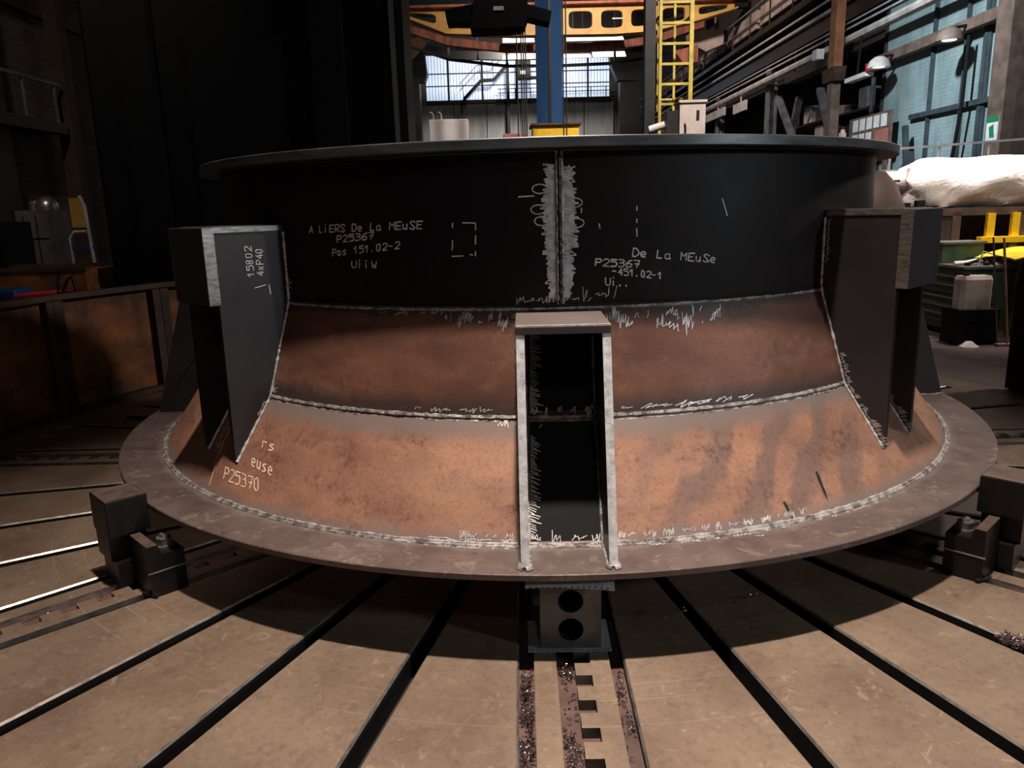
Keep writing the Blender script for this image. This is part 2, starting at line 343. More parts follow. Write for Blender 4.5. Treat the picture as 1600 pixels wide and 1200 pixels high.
# ================================================================== the hall
UL, UR, VB, VF, ZT = -6.5, 9.0, 55.0, -6.0, 14.0
A0 = -86.928                                # bearing of the front guide from the table's centre
RT = 3.62
def floor():
    m = MB(); n = 96; c0 = Vector((CX, CY)); ca, sa = cos(HRZ), sin(HRZ)
    cu, cv = 0.22, 4.46                     # the table's centre in the hall
    angs = sorted([2 * PI * k / n for k in range(n)] + [math.atan2(v - cv, u - cu) % (2 * PI) for u in (UL - .1, 12) for v in (VF, VB)])
    inn = []; out = []
    for a in angs:
        c, s_ = cos(a), sin(a); t = 1e9
        for lim, d, o_ in ((12, c, cu), (UL - .1, c, cu), (VB, s_, cv), (VF, s_, cv)):
            if abs(d) > 1e-9 and (lim - o_) / d > 0: t = min(t, (lim - o_) / d)
        inn.append((cu + (RT + .02) * c, cv + (RT + .02) * s_)); out.append((cu + t * c, cv + t * s_))
    N = len(angs)
    vs = [(a, b, -.012) for a, b in inn] + [(a, b, -.012) for a, b in out] + [(a, b, -.25) for a, b in inn]
    fs = []
    for k in range(N): j = (k + 1) % N; fs += [(k, N + k, N + j, j), (k, j, 2 * N + j, 2 * N + k)]
    m.add(vs, fs); struct(m, 'floor', 'floor')
    struct(MB().prism([(cu + (RT + .02) * cos(a), cv + (RT + .02) * sin(a)) for a in [2 * PI * k / n for k in range(n)]], XYc, -.30, -.25), 'trim_1', 'slot')
floor()
# floor joint lines on the right
struct(MB().bar((3.75, 8.2, -.009), (6.5, 6.6, -.009), .012, .006), 'trim_2', 'dark')
struct(MB().box(UL - .3, UL, VF, VB, 0, ZT), 'wall_left', 'brick')
struct(MB().box(UR, UR + .3, 8, 19.0, -.012, ZT), 'wall_right', 'teal')
struct(MB().box(12, 12.3, 19.2, VB - .3, -.012, ZT), 'wall_recess', 'hallwall'); struct(MB().box(UR + .01, 12.3, 19.0, 19.2, -.012, ZT), 'wall_return', 'hallwall'); struct(MB().box(UR, 12.3, VB - .3, VB, -.012, ZT), 'wall_corner', 'hallwall'); struct(MB().box(UR + .12, UR + .4, 19.2, VB - .3, 5.15, ZT), 'wall_upper', 'hallwall')
struct(MB().box(UL - .3, 12.3, VF - .3, VB + .3, ZT, ZT + .2), 'ceiling', 'roof')
# far gable: cladding below, long daylit window above
m = MB().box(UL, UR, VB, VB + .3, 0, 6.0); m.box(UL, UR, VB, VB + .3, 11.6, ZT); m.box(UL, -5.0, VB, VB + .3, 6, 11.6); m.box(7.35, UR, VB, VB + .3, 6, 11.6); m.box(-5, 7.35, VB, VB + .3, 6, 8.72)
wf = struct(m, 'wall_far', 'hallwall')
wn = struct(MB().box(-5.0, 7.35, VB + .05, VB + .1, 8.72, 11.6), 'window_1', 'window')
m = MB()
for u in (-3.48, -1.2, 1.1, 3.6, 5.9): m.box(u - .06, u + .06, VB - .06, VB + .04, 8.72, 11.6)
for z in (9.66, 10.44): m.box(-5, 7.35, VB - .04, VB + .04, z - .03, z + .03)
m.box(-5, 7.35, VB - .12, VB + .04, 8.52, 8.74)
m.build('window_frame', 'black', wn)
m = MB()
for k in range(60): m.box(-5 + k * .206, -5 + k * .206 + .018, VB + .0, VB + .04, 8.74, 11.6)
m.build('glazing_bar', 'greysteel', wn)
for k, (a, b) in enumerate(((-5.5, -3.2), (-3.14, -1.0), (-.94, 1.3), (1.36, 3.5), (3.56, 5.6), (5.66, 7.6))):
    MB().box(a, b, VB - .18, VB - .02, 0, 8.4).build('cladding_panel', 'greypanel', wf)
# stair and platforms seen against the far window
t = thing('steel_stair', 'dark steel stair with landing silhouetted against the far window', 'stairs', HALL, (-1, 53.5, 8.5))
m = MB(); pts = [(-2.4, 53.5, 8.6), (-1.25, 53.5, 9.72), (-.42, 53.5, 9.74), (.55, 53.5, 10.75)]
for a, b in zip(pts, pts[1:]): m.bar(a, b, .5, .16)
m.build('stringer', 'black', t)
m = MB()
for dz in (.55, .95):
    for a, b in zip(pts, pts[1:]): m.bar((a[0] - .25, a[1], a[2] + dz), (b[0] - .25, b[1], b[2] + dz), .035)
for p in pts: m.bar(p, (p[0] - .1, p[1], p[2] + .95), .04)
m.build('handrail', 'black', t)
MB().bar((-2.4, 53.5, 0), (-2.4, 53.5, 8.6), .2).bar((.5, 53.5, 0), (.5, 53.5, 10.7), .2).build('stair_post', 'black', t)
t = thing('crane_cabin', 'dark crane cabin with a lit pane hanging before the far window', 'cabin', HALL, (2.0, 52, 9.4))
MB().box(1.05, 1.95, 51.6, 52.4, 9.5, 11).build('cabin_body', 'black', t); MB().box(1.3, 1.6, 51.55, 51.6, 9.75, 9.95).build('pane', 'smallglow', t)
MB().bar((1.5, 52, 11), (1.5, 52, 14), .25).build('hanger', 'black', t); MB().box(1.9, 3.4, 51.8, 52.2, 9.5, 9.66).build('catwalk', 'black', t)
m = MB()
for z in (9.0, 9.25): m.bar((-.2, 54, z), (7.2, 54, z), .05)
for u in range(0, 8): m.bar((u, 54, 8.5), (u, 54, 9.25), .05)
m.box(-.3, 7.3, 53.8, 54.2, 8.4, 8.52)
solo(m, 'walkway_railing', 'black', 'thin dark walkway railing along the bottom of the far window', 'railing', HALL, (3.5, 54, 8.4))
# corner piers
solo(MB().box(-6.4, -4.95, 50, 50.8, 0, 9.2).prism([(-6.4, 9.2), (-4.6, 9.2), (-4.45, 9.6), (-4.6, 11.5), (-6.4, 12)], XZc, 50, 50.8), 'hall_pier', 'dark', 'dark pier with crane bracket left of the far window', 'pillar', HALL, (-5.6, 50.4, 0))
solo(MB().box(7.35, 8.95, 50, 50.8, 0, 8.9).prism([(7.2, 9.0), (8.95, 8.9), (8.95, 12), (6.6, 12), (6.75, 10)], XZc, 50, 50.8), 'hall_pier', 'dark', 'dark pier with crane bracket right of the far window', 'pillar', HALL, (8, 50.4, 0))
# curved dark roof tie under the roof in front of the window
def sweep(m, pts, w_, h_, mi=0):
    n = len(pts); vs = []
    for p in pts: vs += [(p[0], p[1] - w_ / 2, p[2] - h_ / 2), (p[0], p[1] + w_ / 2, p[2] - h_ / 2), (p[0], p[1] + w_ / 2, p[2] + h_ / 2), (p[0], p[1] - w_ / 2, p[2] + h_ / 2)]
    fs = [(3, 2, 1, 0), tuple((n - 1) * 4 + k for k in range(4))]
    for i in range(n - 1):
        for k in range(4): l = (k + 1) % 4; fs.append((i * 4 + k, i * 4 + l, i * 4 + 4 + l, i * 4 + 4 + k))
    return m.add(vs, fs, mi)
m = MB(); sweep(m, [(-6.4, 48, 10.9), (-4.3, 48, 10.65), (-2.1, 48, 10.3), (.3, 48, 10.2), (3, 48, 10.2), (5.2, 48, 10.4), (7, 48, 10.75), (8.9, 48, 10.9)], .4, .5)
t = thing('roof_tie', 'bowed dark roof beam hanging just above the far window', 'beam', HALL, (1, 48, 10)); m.build('web', 'dark', t)
m = MB(); sweep(m, [(-6.4, 47.75, 11.25), (-4.3, 47.75, 11.0), (-2.1, 47.75, 10.62), (.3, 47.75, 10.52), (3, 47.75, 10.52), (5.2, 47.75, 10.72), (7, 47.75, 11.1), (8.9, 47.75, 11.25)], .5, .07); m.build('pale_edge', 'greysteel', t)
# yellow crane girder
t = thing('crane_girder', 'yellow fish-bellied crane girder with rounded openings spanning the hall', 'crane', HALL, (2.5, 30, 7.5))
m = MB(); us = [-3.5, -1.95, -.1, 1.2, 2.36, 3.55, 4.63, 5.75, 6.9, 8.6]
def gb(u):
    P = [(-3.5, 8.33), (-1.9, 7.70), (.5, 7.58), (4.2, 7.54), (5.5, 7.6), (6.9, 7.85), (8.6, 8.3)]
    for (a, b), (c, d) in zip(P, P[1:]):
        if u <= c: return b + (d - b) * (u - a) / (c - a)
    return P[-1][1]
for a, b in zip(us, us[1:]):
    tri = b < -1.9 or a > 6.8
    m.holed([(a, gb(a)), (b, gb(b)), (b, 8.5), (a, 8.5)], .62 if tri else .72, .5 if tri else .62, XZc, 29.9, 30.1, 5, 32)
m.build('web', 'yellow', t)
MB().box(-3.6, 8.8, 29.6, 30.4, 8.5, 8.58).build('top_chord', 'rustbeam', t)
m = MB(); sweep(m, [(u, 30, gb(u) - .02) for u in (-3.5, -1.9, .5, 4.2, 5.5, 6.9, 8.6)], .5, .05); m.build('bottom_chord', 'yellow', t)
MB().box(-6.4, -3.4, 29.8, 30.2, 8.3, 8.6).build('end_carriage', 'dark', t); MB().box(8.5, 8.98, 29.8, 30.2, 8.3, 8.6).build('end_carriage', 'dark', t)
MB().box(4.1, 4.5, 29.88, 29.9, 8.02, 8.06).build('cable', 'bright', t)
# rust-red beam behind and the row of struts
P2 = [(-6.4, 34, 9.5), (-3.4, 34, 8.65), (-2.1, 34, 8.22), (.3, 34, 7.9), (2.5, 34, 7.86), (4.8, 34, 7.9), (6.4, 34, 8.1), (8.9, 34, 8.8)]
t = thing('rusty_roof_beam', 'bowed rust-red roof beam behind the yellow crane girder', 'beam', HALL, (2, 34, 8))
m = MB(); sweep(m, P2, .3, .3); m.build('lower_chord', 'rustbeam', t)
m = MB(); sweep(m, [(a, b + .3, c + .62) for a, b, c in P2], .2, .1); sweep(m, [(a, b + .3, c - .62) for a, b, c in P2], .2, .1); m.build('thin_chord', 'dark', t)
m = MB()
for u in (-2.1, -.9, .3, 2.5, 4.8, 6.4):
    z = 7.97 if u > 0 else (8.32 if u < -2 else 8.16); m.box(u - .04, u + .04, 34.1, 34.3, z - .62, z + .62)
m.build('strut', 'greysteel', t)
for k, (a, b, z0, z1, v, lb) in enumerate(((.15, 1.42, 7.95, 8.2, 33.0, 'left of the ropes in the upper row'), (2.7, 5.0, 7.95, 8.18, 33.0, 'right of the blue column in the upper row'), (.1, 1.45, 7.68, 7.92, 35.0, 'left of the ropes in the lower row'), (2.75, 3.9, 7.68, 7.9, 35.0, 'right of the blue column in the lower row'), (4.0, 5.4, 7.68, 7.96, 35.0, 'lower row, at its right end'))):
    t = thing('ceiling_light', 'bright strip light under the roof beam, ' + lb, 'light', HALL, (a, v, z0), 'strip lights between the roof beams')
    MB().prism([(v, z0), (v + .1, z0), (v + .55, z1), (v + .45, z1)], YZc, a, b).build('diffuser', 'lamp', t)
    MB().prism([(v + .1, z0), (v + .2, z0), (v + .65, z1 + .05), (v + .55, z1)], YZc, a - .03, b + .03).build('housing', 'greysteel', t)
    MB().bar((a + .3, v + .6, z1), (a + .3, v + .6, ZT), .03).bar((b - .3, v + .6, z1), (b - .3, v + .6, ZT), .03).build('hanger', 'dark', t)
# runway brackets, left and right of the crane
for u0, s_, lb, v in ((-6.4, 1, 'orange crane runway bracket on the left wall, upper of two', 36), (-6.4, 1, 'orange crane runway bracket on the left wall, lower of two', 42)):
    dz = (v - 36) * .04
    dz += .9; m = MB().prism([(u0, 7.3 + dz), (u0 + 1.6, 7.7 + dz), (u0 + 2.7, 8.7 + dz), (u0 + 2.4, 8.95 + dz), (u0, 8.6 + dz)], XZc, v, v + .5)
    solo(m, 'runway_bracket', 'orange', lb, 'bracket', HALL, (u0, v, 8), 'crane runway brackets')
t = thing('crane_trolley', 'pinkish crane end trolley hanging at the right end of the yellow girder', 'crane', HALL, (8.4, 31, 7.2))
MB().prism([(7.2, 7.75), (8.45, 7.85), (8.45, 7.3), (7.8, 7.05), (7.3, 7.3)], XZc, 31, 31.8).build('trolley_body', 'palecl', t)
MB().prism([(6.6, 7.1), (7.5, 7.3), (7.5, 6.7), (7.0, 6.6)], XZc, 31, 31.8).build('gear_case', 'rustbeam', t)
MB().bar((7.0, 31.4, 7.1), (7.8, 31.4, 7.6), .3).bar((8.0, 31.4, 7.7), (8.0, 31.4, 8.6), .3).build('link', 'dark', t)

for k, (z, r_, mt, lb) in enumerate(((2.9, .05, 'rustbeam', 'rusty pipe lowest on the far left wall'), (3.6, .035, 'thin', 'bright thin pipe low on the far left wall'), (4.7, .06, 'orange', 'orange pipe halfway up the far left wall'), (6.1, .04, 'pipe', 'pale pipe above the orange one on the far left wall'), (7.4, .07, 'rustbeam', 'rusty pipe highest on the far left wall'))):
    solo(MB().tube([(-6.35 + .25 * (k % 2), 20 + q * 2.45, z + .15 * sin(q * 1.3 + k)) for q in range(13)], r_, 8), 'wall_pipe', mt, lb, 'pipe', HALL, (-6.3, 20, z), 'pipes on the far left wall')
# ---- long right side: runway, pipes, posts, cladding
def run(name, z, r, mat, lb, cat, u=8.75, v0=15.0, v1=49.0, sag=0):
    return solo(MB().tube([(u, v0 + (v1 - v0) * k / 12, z) for k in range(13)], r, 8), name, mat, lb, cat, HALL, (u, v0, z))
run('steam_pipe', 5.27, .1, 'pipe', 'thick pale lagged pipe running along the right wall', 'pipe', 8.6)
run('conductor_rail', 5.53, .028, 'thin', 'lower thin bright rail just above the thick pale pipe', 'rail', 8.6)
run('conductor_rail', 5.66, .022, 'thin', 'thin bright rail second above the thick pale pipe', 'rail', 8.6)
run('conductor_rail', 6.22, .05, 'thin', 'lower of the two bright crane rails high on the right wall', 'rail', 8.6)
run('conductor_rail', 6.5, .035, 'thin', 'upper of the two bright crane rails high on the right wall', 'rail', 8.6)
t = thing('runway_walkway', 'dark crane walkway with handrail high along the right wall', 'walkway', HALL, (8.6, 30, 6.7))
MB().box(8.5, 9.05, 15.5, 49.5, 6.72, 6.84).build('deck', 'dark', t)
m = MB()
for v in range(16, 50, 2): MB().bar((8.52, v, 6.84), (8.52, v, 7.75), .04).build('post', 'darkbrown', t)
MB().bar((8.52, 15.5, 7.75), (8.52, 49.5, 7.75), .05).build('handrail', 'greysteel', t); MB().bar((8.52, 15.5, 7.3), (8.52, 49.5, 7.3), .035).build('handrail', 'greysteel', t)
solo(MB().box(8.68, 8.95, 15.3, 49.7, 5.78, 6.12), 'runway_girder', 'dark', 'deep dark crane runway girder along the right wall', 'beam', HALL, (8.9, 30, 5.9))
for k in range(7):
    v = 21 + k * 3.9
    solo(MB().box(8.98, 9.1, v, v + 3.5, 7.35, 7.95), 'cladding_strip', 'palecl', 'pale pink cladding strip above the walkway, %s from the camera end' % ('first', 'second', 'third', 'fourth', 'fifth', 'sixth', 'seventh')[k], 'panel', HALL, (9, v, 7.3), 'pale strips over the walkway')
for k, (v, lb) in enumerate(((26.8, 'grey steel post in the recess of the right wall, nearest the orange one'), (33.0, 'second grey steel post along the recess'), (39.5, 'third grey steel post along the recess'), (46, 'farthest grey steel post along the recess'))):
    t = thing('steel_post', lb, 'pillar', HALL, (8.9, v, 0), 'posts along the right side')
    MB().box(8.8, 8.86, v - .16, v + .16, 0, 5.7).box(9.04, 9.1, v - .16, v + .16, 0, 5.7).build('flange', 'greysteel', t); MB().box(8.86, 9.04, v - .03, v + .03, 0, 5.7).build('web', 'greysteel', t)
t = thing('steel_post', 'steel post orange above and grey-brown below beside the notice board', 'pillar', HALL, (8.6, 20.3, 0), 'posts along the right side')
MB().box(8.22, 8.44, 20.15, 20.45, 0, 4.62).build('lower_post', 'brownpost', t); MB().box(8.22, 8.44, 20.12, 20.48, 4.62, 10).build('upper_post', 'orange', t); MB().prism([(20.0, 4.3), (20.6, 4.3), (20.7, 4.62), (19.9, 4.62)], YZc, 8.16, 8.46).build('bracket', 'rustdark', t)
for (a, b, lb) in (((26.3, 4.75), (24.75, 3.3), 'pale slanting brace with teeth in the right recess, nearer the grey post'), ((22.85, 4.5), (21.9, 3.1), 'grey slanting brace in the right recess, nearer the orange post'), ((25.2, 4.6), (25.9, 3.2), 'dim thin brace leaning the other way in the recess')):
    U_ = 9.3 if a[0] == 25.2 else 9.0
    solo(MB().bar((U_, a[0], a[1]), (U_, b[0], b[1]), .2, .12).bar((U_, b[0], b[1]), (U_, b[0], 0), .12), 'slanting_brace', 'greysteel', lb, 'brace', HALL, (9, b[0], 0), 'braces in the recess')
solo(MB().box(8.55, 8.62, 28.3, 29.8, 4.62, 4.95).bar((8.6, 29, 4.95), (8.6, 29, 5.185), .04), 'hanging_board', 'pipe', 'small pale board hanging below the thick pipe', 'board', HALL, (8.6, 29, 4.7), 'boards under the pipe')
solo(MB().box(8.55, 8.62, 31.0, 33.9, 4.75, 5.05).bar((8.6, 32, 5.05), (8.6, 32, 5.185), .04), 'hanging_board', 'pipe', 'long pale board hanging below the thick pipe, farther off', 'board', HALL, (8.6, 32, 4.7), 'boards under the pipe')
solo(MB().box(8.3, 8.5, 21.45, 21.75, 5.05, 5.3), 'junction_box', 'white', 'small white box on the thick pipe by the orange post', 'box', HALL, (8.4, 21.6, 5.05))
solo(MB().box(8.6, 8.95, 21.6, 24.6, 4.9, 5.12).bar((8.75, 22, 5.1), (8.75, 22, 5.775), .04).bar((8.75, 24.2, 5.1), (8.75, 24.2, 5.775), .04), 'cable_tray', 'darkbrown', 'reddish cable tray under the thick pale pipe', 'tray', HALL, (8.7, 23, 4.9))
# storage rack in the recess
t = thing('storage_rack', 'dark storage rack full of parts in the right recess', 'rack', HALL, (10, 23, 0))
m = MB()
for z in (1.6, 2.4, 3.1, 3.75): m.box(9.6, 10.6, 21, 26.2, z, z + .06)
m.build('shelf', 'dark', t)
for v in (21, 23.6, 26.2): MB().box(9.6, 9.68, v - .04, v + .04, 0, 4.5).build('upright', 'greysteel', t)
cl = ['grey part', 'pale carton', 'dull box', 'brown carton', 'grey casting']
pos = 'far left,left,middle,right,far right'.split(',')
for i, z in enumerate((3.16, 3.81, 2.46)):
    for k in range(5):
        v = 25.8 - k * .98; h = .2 + .12 * ((k * 7 + i * 3) % 4); mt = ('greysteel', 'cabgrey', 'brownpost', 'wood', 'pipe')[(k + i) % 5]
        solo(MB().box(9.75, 10.3, v - .35, v + .2, z, z + h, 0, .03), 'stored_part', mt, '%s on the %s shelf of the recess rack, %s' % (cl[(k + i) % 5], ('middle', 'top', 'lower')[i], pos[k]), 'part', HALL, (10, v, z), 'parts in the recess rack')

# teal brick wall furniture
TW = [(16.92, .05, 'steelpost', 'dark steel post on the teal wall, left of the three'), (15.74, .045, 'steelpost', 'dark steel post on the teal wall, middle of the three'), (15.07, .11, 'steelpost', 'broad dark steel post on the teal wall under the right lamp')]
for v, h, mt, lb in TW:
    solo(MB().box(8.95, 8.999, v - h, v + h, 0, 5.7).box(8.93, 8.95, v - h * .4, v + h * .4, 0, 5.7), 'wall_post', mt, lb, 'pillar', HALL, (8.9, v, 0), 'posts on the teal wall')
solo(MB().tube([(8.75, 15.3, 4.35), (8.75, 15.32, 3.2), (8.75, 15.42, 2.5), (8.75, 15.6, 1.6), (8.75, 15.62, 0)], .035, 8), 'drain_pipe', 'black', 'black bent pipe down the broad post of the teal wall', 'pipe', HALL, (8.75, 15.6, 0))
solo(MB().box(8.6, 8.999, 13.8, 14.25, 0, 6), 'wall_post', 'brownpost', 'brown painted post at the right end of the teal wall', 'pillar', HALL, (8.9, 14, 0))
solo(MB().box(8.9, 8.999, 14.25, 17.6, 3.1, 3.2), 'wall_rail', 'steelpost', 'dark rail across the middle of the teal wall', 'rail', HALL, (8.9, 16, 3.1))
solo(MB().box(8.75, 8.999, 14.25, 18.95, 4.46, 4.66), 'wall_beam', 'brownpost', 'brown beam over the teal wall carrying two lamps', 'beam', HALL, (8.9, 16, 4.5))
solo(MB().box(8.8, 8.999, 8.2, 13.8, 0, 6), 'wall_cover', 'darkbrown', 'dark brown boarding beside the brown end post', 'panel', HALL, (8.9, 11, 0))
for v, lb, u in ((18.2, 'domed wall lamp beside the red fitting', 8.45), (15.42, 'domed wall lamp over the broad dark post', 8.45)):
    t = thing('dome_lamp', lb, 'lamp', HALL, (u, v, 4.3), 'domed lamps on the teal wall')
    MB().lathe([(.02, .24), (.1, .23), (.2, .15), (.25, .02), (.25, 0), (.235, 0), (.19, .13), (.02, .2)], 28, c=(u, v, 4.28)).build('shade', 'brownpost' if v < 16 else 'pipe', t)
    MB().lathe([(.002, .1), (.08, .08), (.12, .03), (.13, .0), (.002, -.02)], 20, c=(u, v, 4.29), closed=False).build('bulb', 'smallglow', t)
    MB().bar((u, v, 4.5), (8.99, v, 4.58), .05).build('arm', 'black', t)
t = thing('strip_lamp', 'white strip lamp with a red end beside the left dome lamp', 'lamp', HALL, (8.5, 19.4, 4.3))
MB().box(8.4, 8.6, 18.75, 19.85, 4.2, 4.3).build('housing', 'white', t); MB().box(8.4, 8.62, 18.5, 18.76, 4.28, 4.46).build('red_end', 'red', t); MB().bar((8.5, 19.4, 4.3), (8.55, 19.4, 5.18), .04).build('bracket', 'dark', t)
t = thing('wall_sign', 'small green and white sign on the brown end post', 'sign', HALL, (8.58, 14.03, 2.35))
MB().box(8.585, 8.598, 13.87, 14.2, 2.35, 2.78).build('board', 'paper', t); MB().box(8.58, 8.586, 13.87, 14.2, 2.68, 2.78).build('green_band', 'signgreen', t); MB().prism([(13.95, 2.42), (14.08, 2.42), (14.12, 2.6), (14.0, 2.64)], YZc, 8.581, 8.586).build('symbol', 'signgreen', t)
t = thing('notice_board', 'brown notice board with two rows of white sheets before the teal wall', 'board', HALL, (8.7, 19.0, 0))
MB().box(8.66, 8.72, 17.9, 20.0, 2.55, 3.36).build('board', 'brownpost', t); MB().bar((8.7, 18.1, 0), (8.7, 18.1, 2.6), .08).bar((8.7, 19.8, 0), (8.7, 19.8, 2.6), .08).build('leg', 'brownpost', t)
for i in range(5):
    for j in range(2):
        if j == 1 and i > 2: continue
        v = 19.78 - i * .36; z = 3.04 - j * .34
        MB().box(8.652, 8.66, v - .27, v, z, z + .27).build('sheet', 'paper', t)
MB().box(8.65, 8.66, 17.98, 18.6, 2.66, 2.98).build('red_sheet', 'pink', t)
solo(MB().bar((8.7, 17.3, 2.95), (8.7, 17.0, 1.5), .1).bar((8.7, 18.0, 1.5), (8.7, 17.0, 2.3), .06).bar((8.7, 17.0, 0), (8.7, 17.0, 2.4), .12), 'prop_frame', 'steelpost', 'dark propping frame under the left teal bay', 'frame', HALL, (8.7, 17, 0))
t = thing('platform_rail', 'thin grey platform railing in front of the teal wall above the white roll', 'railing', HALL, (7.5, 13, 0))
for z in (1.95, 2.3): MB().bar((5.8, 13.6, z - .1), (9.6 - .7, 13.0, z + .03), .035).build('bar', 'pipe', t)
for k in range(5): MB().bar((5.8 + k * .75, 13.6 - k * .145, 0), (5.8 + k * .75, 13.6 - k * .145, 2.3), .03).build('post', 'pipe', t)

# ---- left side of the hall (dim)
for u, v, lb in ((-6.4, 10.2, 'dim dark post on the left brick wall, nearer the camera'), ):
    solo(MB().box(u - .08, u + .14, v - .14, v + .14, 0, 8), 'wall_post', 'darkbrown', lb, 'pillar', HALL, (u, v, 0))
t = thing('steel_post', 'brown steel post with a yellow patch by the left wall', 'pillar', HALL, (-6.2, 11.6, 0))
MB().box(-6.28, -6.08, 11.5, 11.7, 0, 8).build('shaft', 'rustdark', t); MB().box(-6.285, -6.075, 11.49, 11.5, 1.32, 1.74).build('yellow_patch', 'yellow', t)
t = thing('wall_gallery', 'dark gallery with railing high on the left wall', 'walkway', HALL, (-6.2, 9, 2.6))
MB().box(-6.49, -6.1, 6, 11.4, 2.6, 2.75).build('deck', 'dark', t); MB().bar((-6.12, 6, 3.25), (-6.12, 11.4, 3.25), .04).build('handrail', 'greysteel', t)
for k in range(8): MB().bar((-6.12, 6.2 + k * .72, 2.75), (-6.12, 6.2 + k * .72, 3.25), .03).build('post', 'greysteel', t)
for z in (4.2, 5.8): solo(MB().box(-6.49, -6.4, 6, 20, z, z + .22), 'wall_band', 'darkbrown', 'dark horizontal band on the left wall, %s' % ('lower one' if z < 5 else 'upper one'), 'beam', HALL, (-6.45, 9, z))
t = thing('tiled_cabinet', 'dim grey cabinet standing by the left wall', 'cabinet', HALL, (-6.0, 10.4, 0)); MB().box(-6.23, -5.82, 10.1, 10.6, 0, 1.56).build('body', 'cabgrey' if False else 'tub', t)
m = MB()
for z in (.4, .8, 1.2): m.box(-6.22, -5.83, 10.09, 10.1, z, z + .012)
for u in (-6.14, -5.98): m.box(u, u + .01, 10.09, 10.1, .05, 1.5)
m.build('joint', 'dark', t)
solo(MB().lathe([(.002, 0), (.13, 0), (.14, .05), (.11, .13), (.05, .17), (.002, .18)], 24, c=(-5.95, 10.35, 1.56), closed=False).cyl((-6.12, 10.35, 1.56), .06, .12), 'motor_dome', 'bright', 'shiny domed motor on top of the dim grey cabinet', 'motor', HALL, (-5.95, 10.35, 1.56))
solo(MB().box(-6.45, -6.31, 9.2, 9.9, 0, 1.5).box(-5.95, -5.55, 9.0, 9.5, 0, 1.3) if False else MB().box(-6.4, -5.75, 9.0, 9.6, 0, 1.42), 'machine_housing', 'black', 'black machine housing at the left edge before the grey cabinet', 'machine', HALL, (-6, 9.3, 0))
t = thing('pipe_trolley', 'pale tube trolley frame standing right of the yellow patch', 'trolley', HALL, (-5.2, 10.0, 0))
m = MB().tube([(-5.5, 10, 0), (-5.52, 10, 1.2), (-5.46, 10, 1.28), (-5.3, 10, 1.28)], .018).tube([(-5.22, 10, 0), (-5.28, 10, 1.6), (-5.33, 10, 1.72)], .022); m.build('tube_frame', 'pipe', t)
MB().bar((-5.52, 10, 1.08), (-5.2, 10, 1.08), .03).build('cross_tube', 'bluebox', t); MB().bar((-5.52, 10, .8), (-5.2, 10, .8), .03).build('cross_tube', 'bluebox', t)
t = thing('scrap_bin', 'rusty low steel bin behind the left guard panels', 'bin', HALL, (-5, 8.4, 0))
MB().box(-5.65, -4.42, 8.2, 8.95, 0, .9).build('body', 'rust', t); MB().box(-5.66, -4.40, 8.18, 8.25, .9, .94).box(-5.66, -4.4, 8.9, 8.96, .9, .94).build('rim', 'rustdark', t)
t = thing('oil_drum', 'drum with a bright red lid just behind the left guard panel', 'drum', HALL, (-4.1, 7.0, 0))
MB().lathe([(.002, 0), (.27, 0), (.28, .02), (.28, .26), (.29, .27), (.28, .28), (.28, .5), (.29, .51), (.28, .52), (.28, .74), (.002, .74)], 36, c=(-4.1, 7, 0), closed=False).build('body', 'black', t)
MB().lathe([(.002, .765), (.285, .765), (.30, .78), (.30, .74), (.285, .735), (.002, .74)], 40, c=(-4.1, 7, 0)).build('red_lid', 'red', t)
solo(MB().tube([(-4.02, 6.95, .775), (-4.0, 6.95, .9), (-3.97, 6.95, .99)], .008).tube([(-3.98, 6.95, .775), (-3.93, 6.98, .9), (-3.9, 7, .93), (-3.88, 7, .79)], .014).bar((-4.0, 6.93, .78), (-3.86, 7.02, .78), .03), 'hand_tool', 'dark', 'small dark tool lying on the red drum lid', 'tool', HALL, (-3.95, 6.95, .775))
solo(MB().box(-5.0, -4.68, 7.4, 7.7, 0, .78, 0, .02), 'blue_crate', 'bluebox', 'blue plastic crate at the left edge beyond the guard panel', 'crate', HALL, (-4.85, 7.5, 0))

# ================================================================== machine behind the table
t = thing('machine_column', 'huge black machine column standing behind the table on the left', 'machine', HALL, (-2.7, 9, 0))
MB().box(-4.3, -1.12, 8.5, 10.6, 0, 8, 0, .06).build('column_body', 'black', t)
for u in (-3.7, -1.75): MB().box(u - .16, u + .16, 8.36, 8.5, .3, 8).build('slideway', 'black', t)
MB().box(-3.2, -2.2, 8.42, 8.5, .6, 3.2).build('cover_plate', 'black', t)
solo(MB().box(-1.05, -.965, 8.36, 8.44, 0, 8).box(-1.03, -.985, 8.44, 8.52, 0, 8), 'guide_post', 'black', 'slim black upright just right of the machine column', 'post', HALL, (-1, 8.4, 0))
t = thing('spreader_hoist', 'black hoist block with two side arms hanging at the top', 'hoist', HALL, (0, 9, 3.3))
MB().prism([(-.3, 3.29), (.27, 3.3), (.32, 3.42), (.3, 3.75), (-.24, 3.75), (-.27, 3.45)], XZc, 8.8, 9.2).build('block', 'soot', t)
MB().prism([(-.55, 3.37), (-.2, 3.38), (-.2, 3.56), (-.57, 3.5)], XZc, 8.86, 9.14).build('arm', 'soot', t); MB().prism([(.25, 3.42), (.55, 3.35), (.57, 3.46), (.25, 3.55)], XZc, 8.86, 9.14).build('arm', 'soot', t)
for u in (-.14, .17): MB().lathe([(.02, -.05), (.11, -.05), (.09, 0), (.11, .05), (.02, .05)], 24).build('sheave', 'dark', t).matrix_local = Matrix.Translation((u, 8.78 - 9, 3.52 - 3.3)) @ Matrix.Rotation(PI / 2, 4, 'Y')
MB().box(-.05, .06, 8.78, 8.8, 3.46, 3.5).build('name_plate', 'greysteel', t)
